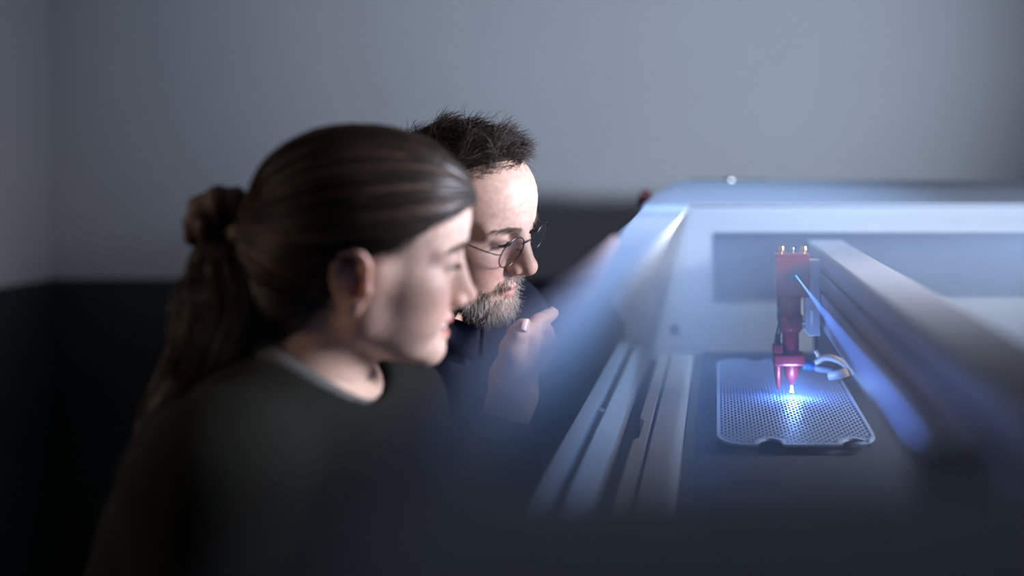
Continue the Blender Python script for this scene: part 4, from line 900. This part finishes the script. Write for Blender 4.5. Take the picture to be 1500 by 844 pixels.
for ci in range(int(0.188/cw)+1):
    for ri in range(-1, int(0.61/cl)+2):
        cx = px0+cw*(ci+0.3); cz = pz0+cl*(ri+0.5*(ci % 2))
        if not all(inside(Im, cx+a*cw*0.5, cz+b*cl*0.5) for a, b in ((0, 0), (-.6, -.6), (.6, -.6), (.6, .6), (-.6, .6))): continue
        b0 = len(V)
        V += [tuple(W(cx+a*cw/2, yt, cz+b*cl/2)) for a, b in rect]+[tuple(W(cx+a*cw/2, yt, cz+b*cl/2)) for a, b in ((1, 1), (-1, 1), (-1, -1), (1, -1))]
        V += [tuple(W(cx+a, yt, cz+b)) for a, b in hole]+[tuple(W(cx+a, yb_, cz+b)) for a, b in hole]
        for i in range(8):
            j = (i+1) % 8; F.append((b0+i, b0+j, b0+12+j, b0+12+i)); F.append((b0+12+i, b0+12+j, b0+20+j, b0+20+i))
        for k, (i, j) in enumerate(((1, 2), (3, 4), (5, 6), (7, 0))): F.append((b0+i, b0+8+k, b0+j))
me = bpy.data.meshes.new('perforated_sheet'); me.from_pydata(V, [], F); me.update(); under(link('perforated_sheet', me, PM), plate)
for x_, z_ in ((0.02, 1.45), (0.17, 1.45), (0.02, 1.82), (0.17, 1.82)): under(lathe('support_pad', [(0, 0), (0.006, 0), (0.006, 0.0095), (0, 0.0095)], RUB, None, W(x_, -0.3265, z_), (0, 0, 1), 12), plate)

# ------------------------------------------------------------------ thin smoke hanging over the bed
hz = bpy.data.materials.new('thin_smoke'); hz.use_nodes = True; nt = hz.node_tree; nt.nodes.clear()
ou = nt.nodes.new('ShaderNodeOutputMaterial'); vs = nt.nodes.new('ShaderNodeVolumeScatter'); vs.inputs['Color'].default_value = (0.42, 0.62, 1.0, 1); vs.inputs['Density'].default_value = HAZE; vs.inputs['Anisotropy'].default_value = 0.0
nt.links.new(vs.outputs[0], ou.inputs['Volume'])
o = wbox('smoke_haze', (-0.112, 1.07), (-0.3035, -0.0745), (0.26, 2.080), hz); tag(o, 'thin blue-lit smoke hanging over the machine bed', 'smoke', 'stuff')

# lamp housings in the lid
HSG = mat('lamp_housing', (0.05, 0.05, 0.055), 0.5)
M_(wbox('work_lamp_housing', (1.00, 1.10), (-0.03, 0.31), (1.30, 1.70), HSG, None, 0.006))
M_(wbox('spot_housing', (0.86, 1.10), (0.02, 0.09), (0.82, 0.90), HSG, None, 0.008))

# unseen fixtures added around the two overhead fill lights
LW = mat('lamp_diffuser', (0.9, 0.92, 0.95), 0.5)
cs = empty('fill_strip_fixture', 'added long narrow fixture for the fill light above the machine bed', 'lamp', (-0.07, 1.18, 2.535))
under(box('housing', (-0.15, 0.33, 2.550), (0.01, 2.03, 2.60), HSG, None, 0.006), cs); under(box('diffuser', (-0.135, 0.35, 2.535), (-0.005, 2.01, 2.5495), LW, None, 0.002), cs)
for y__ in (0.6, 1.76): under(lathe('hanger', [(0, 0), (0.006, 0), (0.006, 0.2), (0.03, 0.201), (0, 0.201)], HSG, None, (-0.07, y__, 2.599), (0, 0, 1), 14), cs)
sp_ = empty('fill_spot_fixture', 'added black ceiling fixture for the fill light on the far end of the machine', 'lamp', (0.30, 1.20, 2.57))
ax = (W(-0.06, -0.08, 2.12)-W(0.30, 1.30, 1.20)).normalized()
under(lathe('lamp_can', [(0.045, 0.0), (0.05, 0.0), (0.05, 0.14), (0.03, 0.16), (0, 0.16)], HSG, None, W(0.30, 1.30, 1.20)-ax*0.055, -ax, 24), sp_)
under(lathe('hanger', [(0, 0), (0.008, 0), (0.008, 0.10), (0.04, 0.101), (0, 0.101)], HSG, None, Vector((0.325, 1.135, 2.698)), (0, 0, 1), 14), sp_)
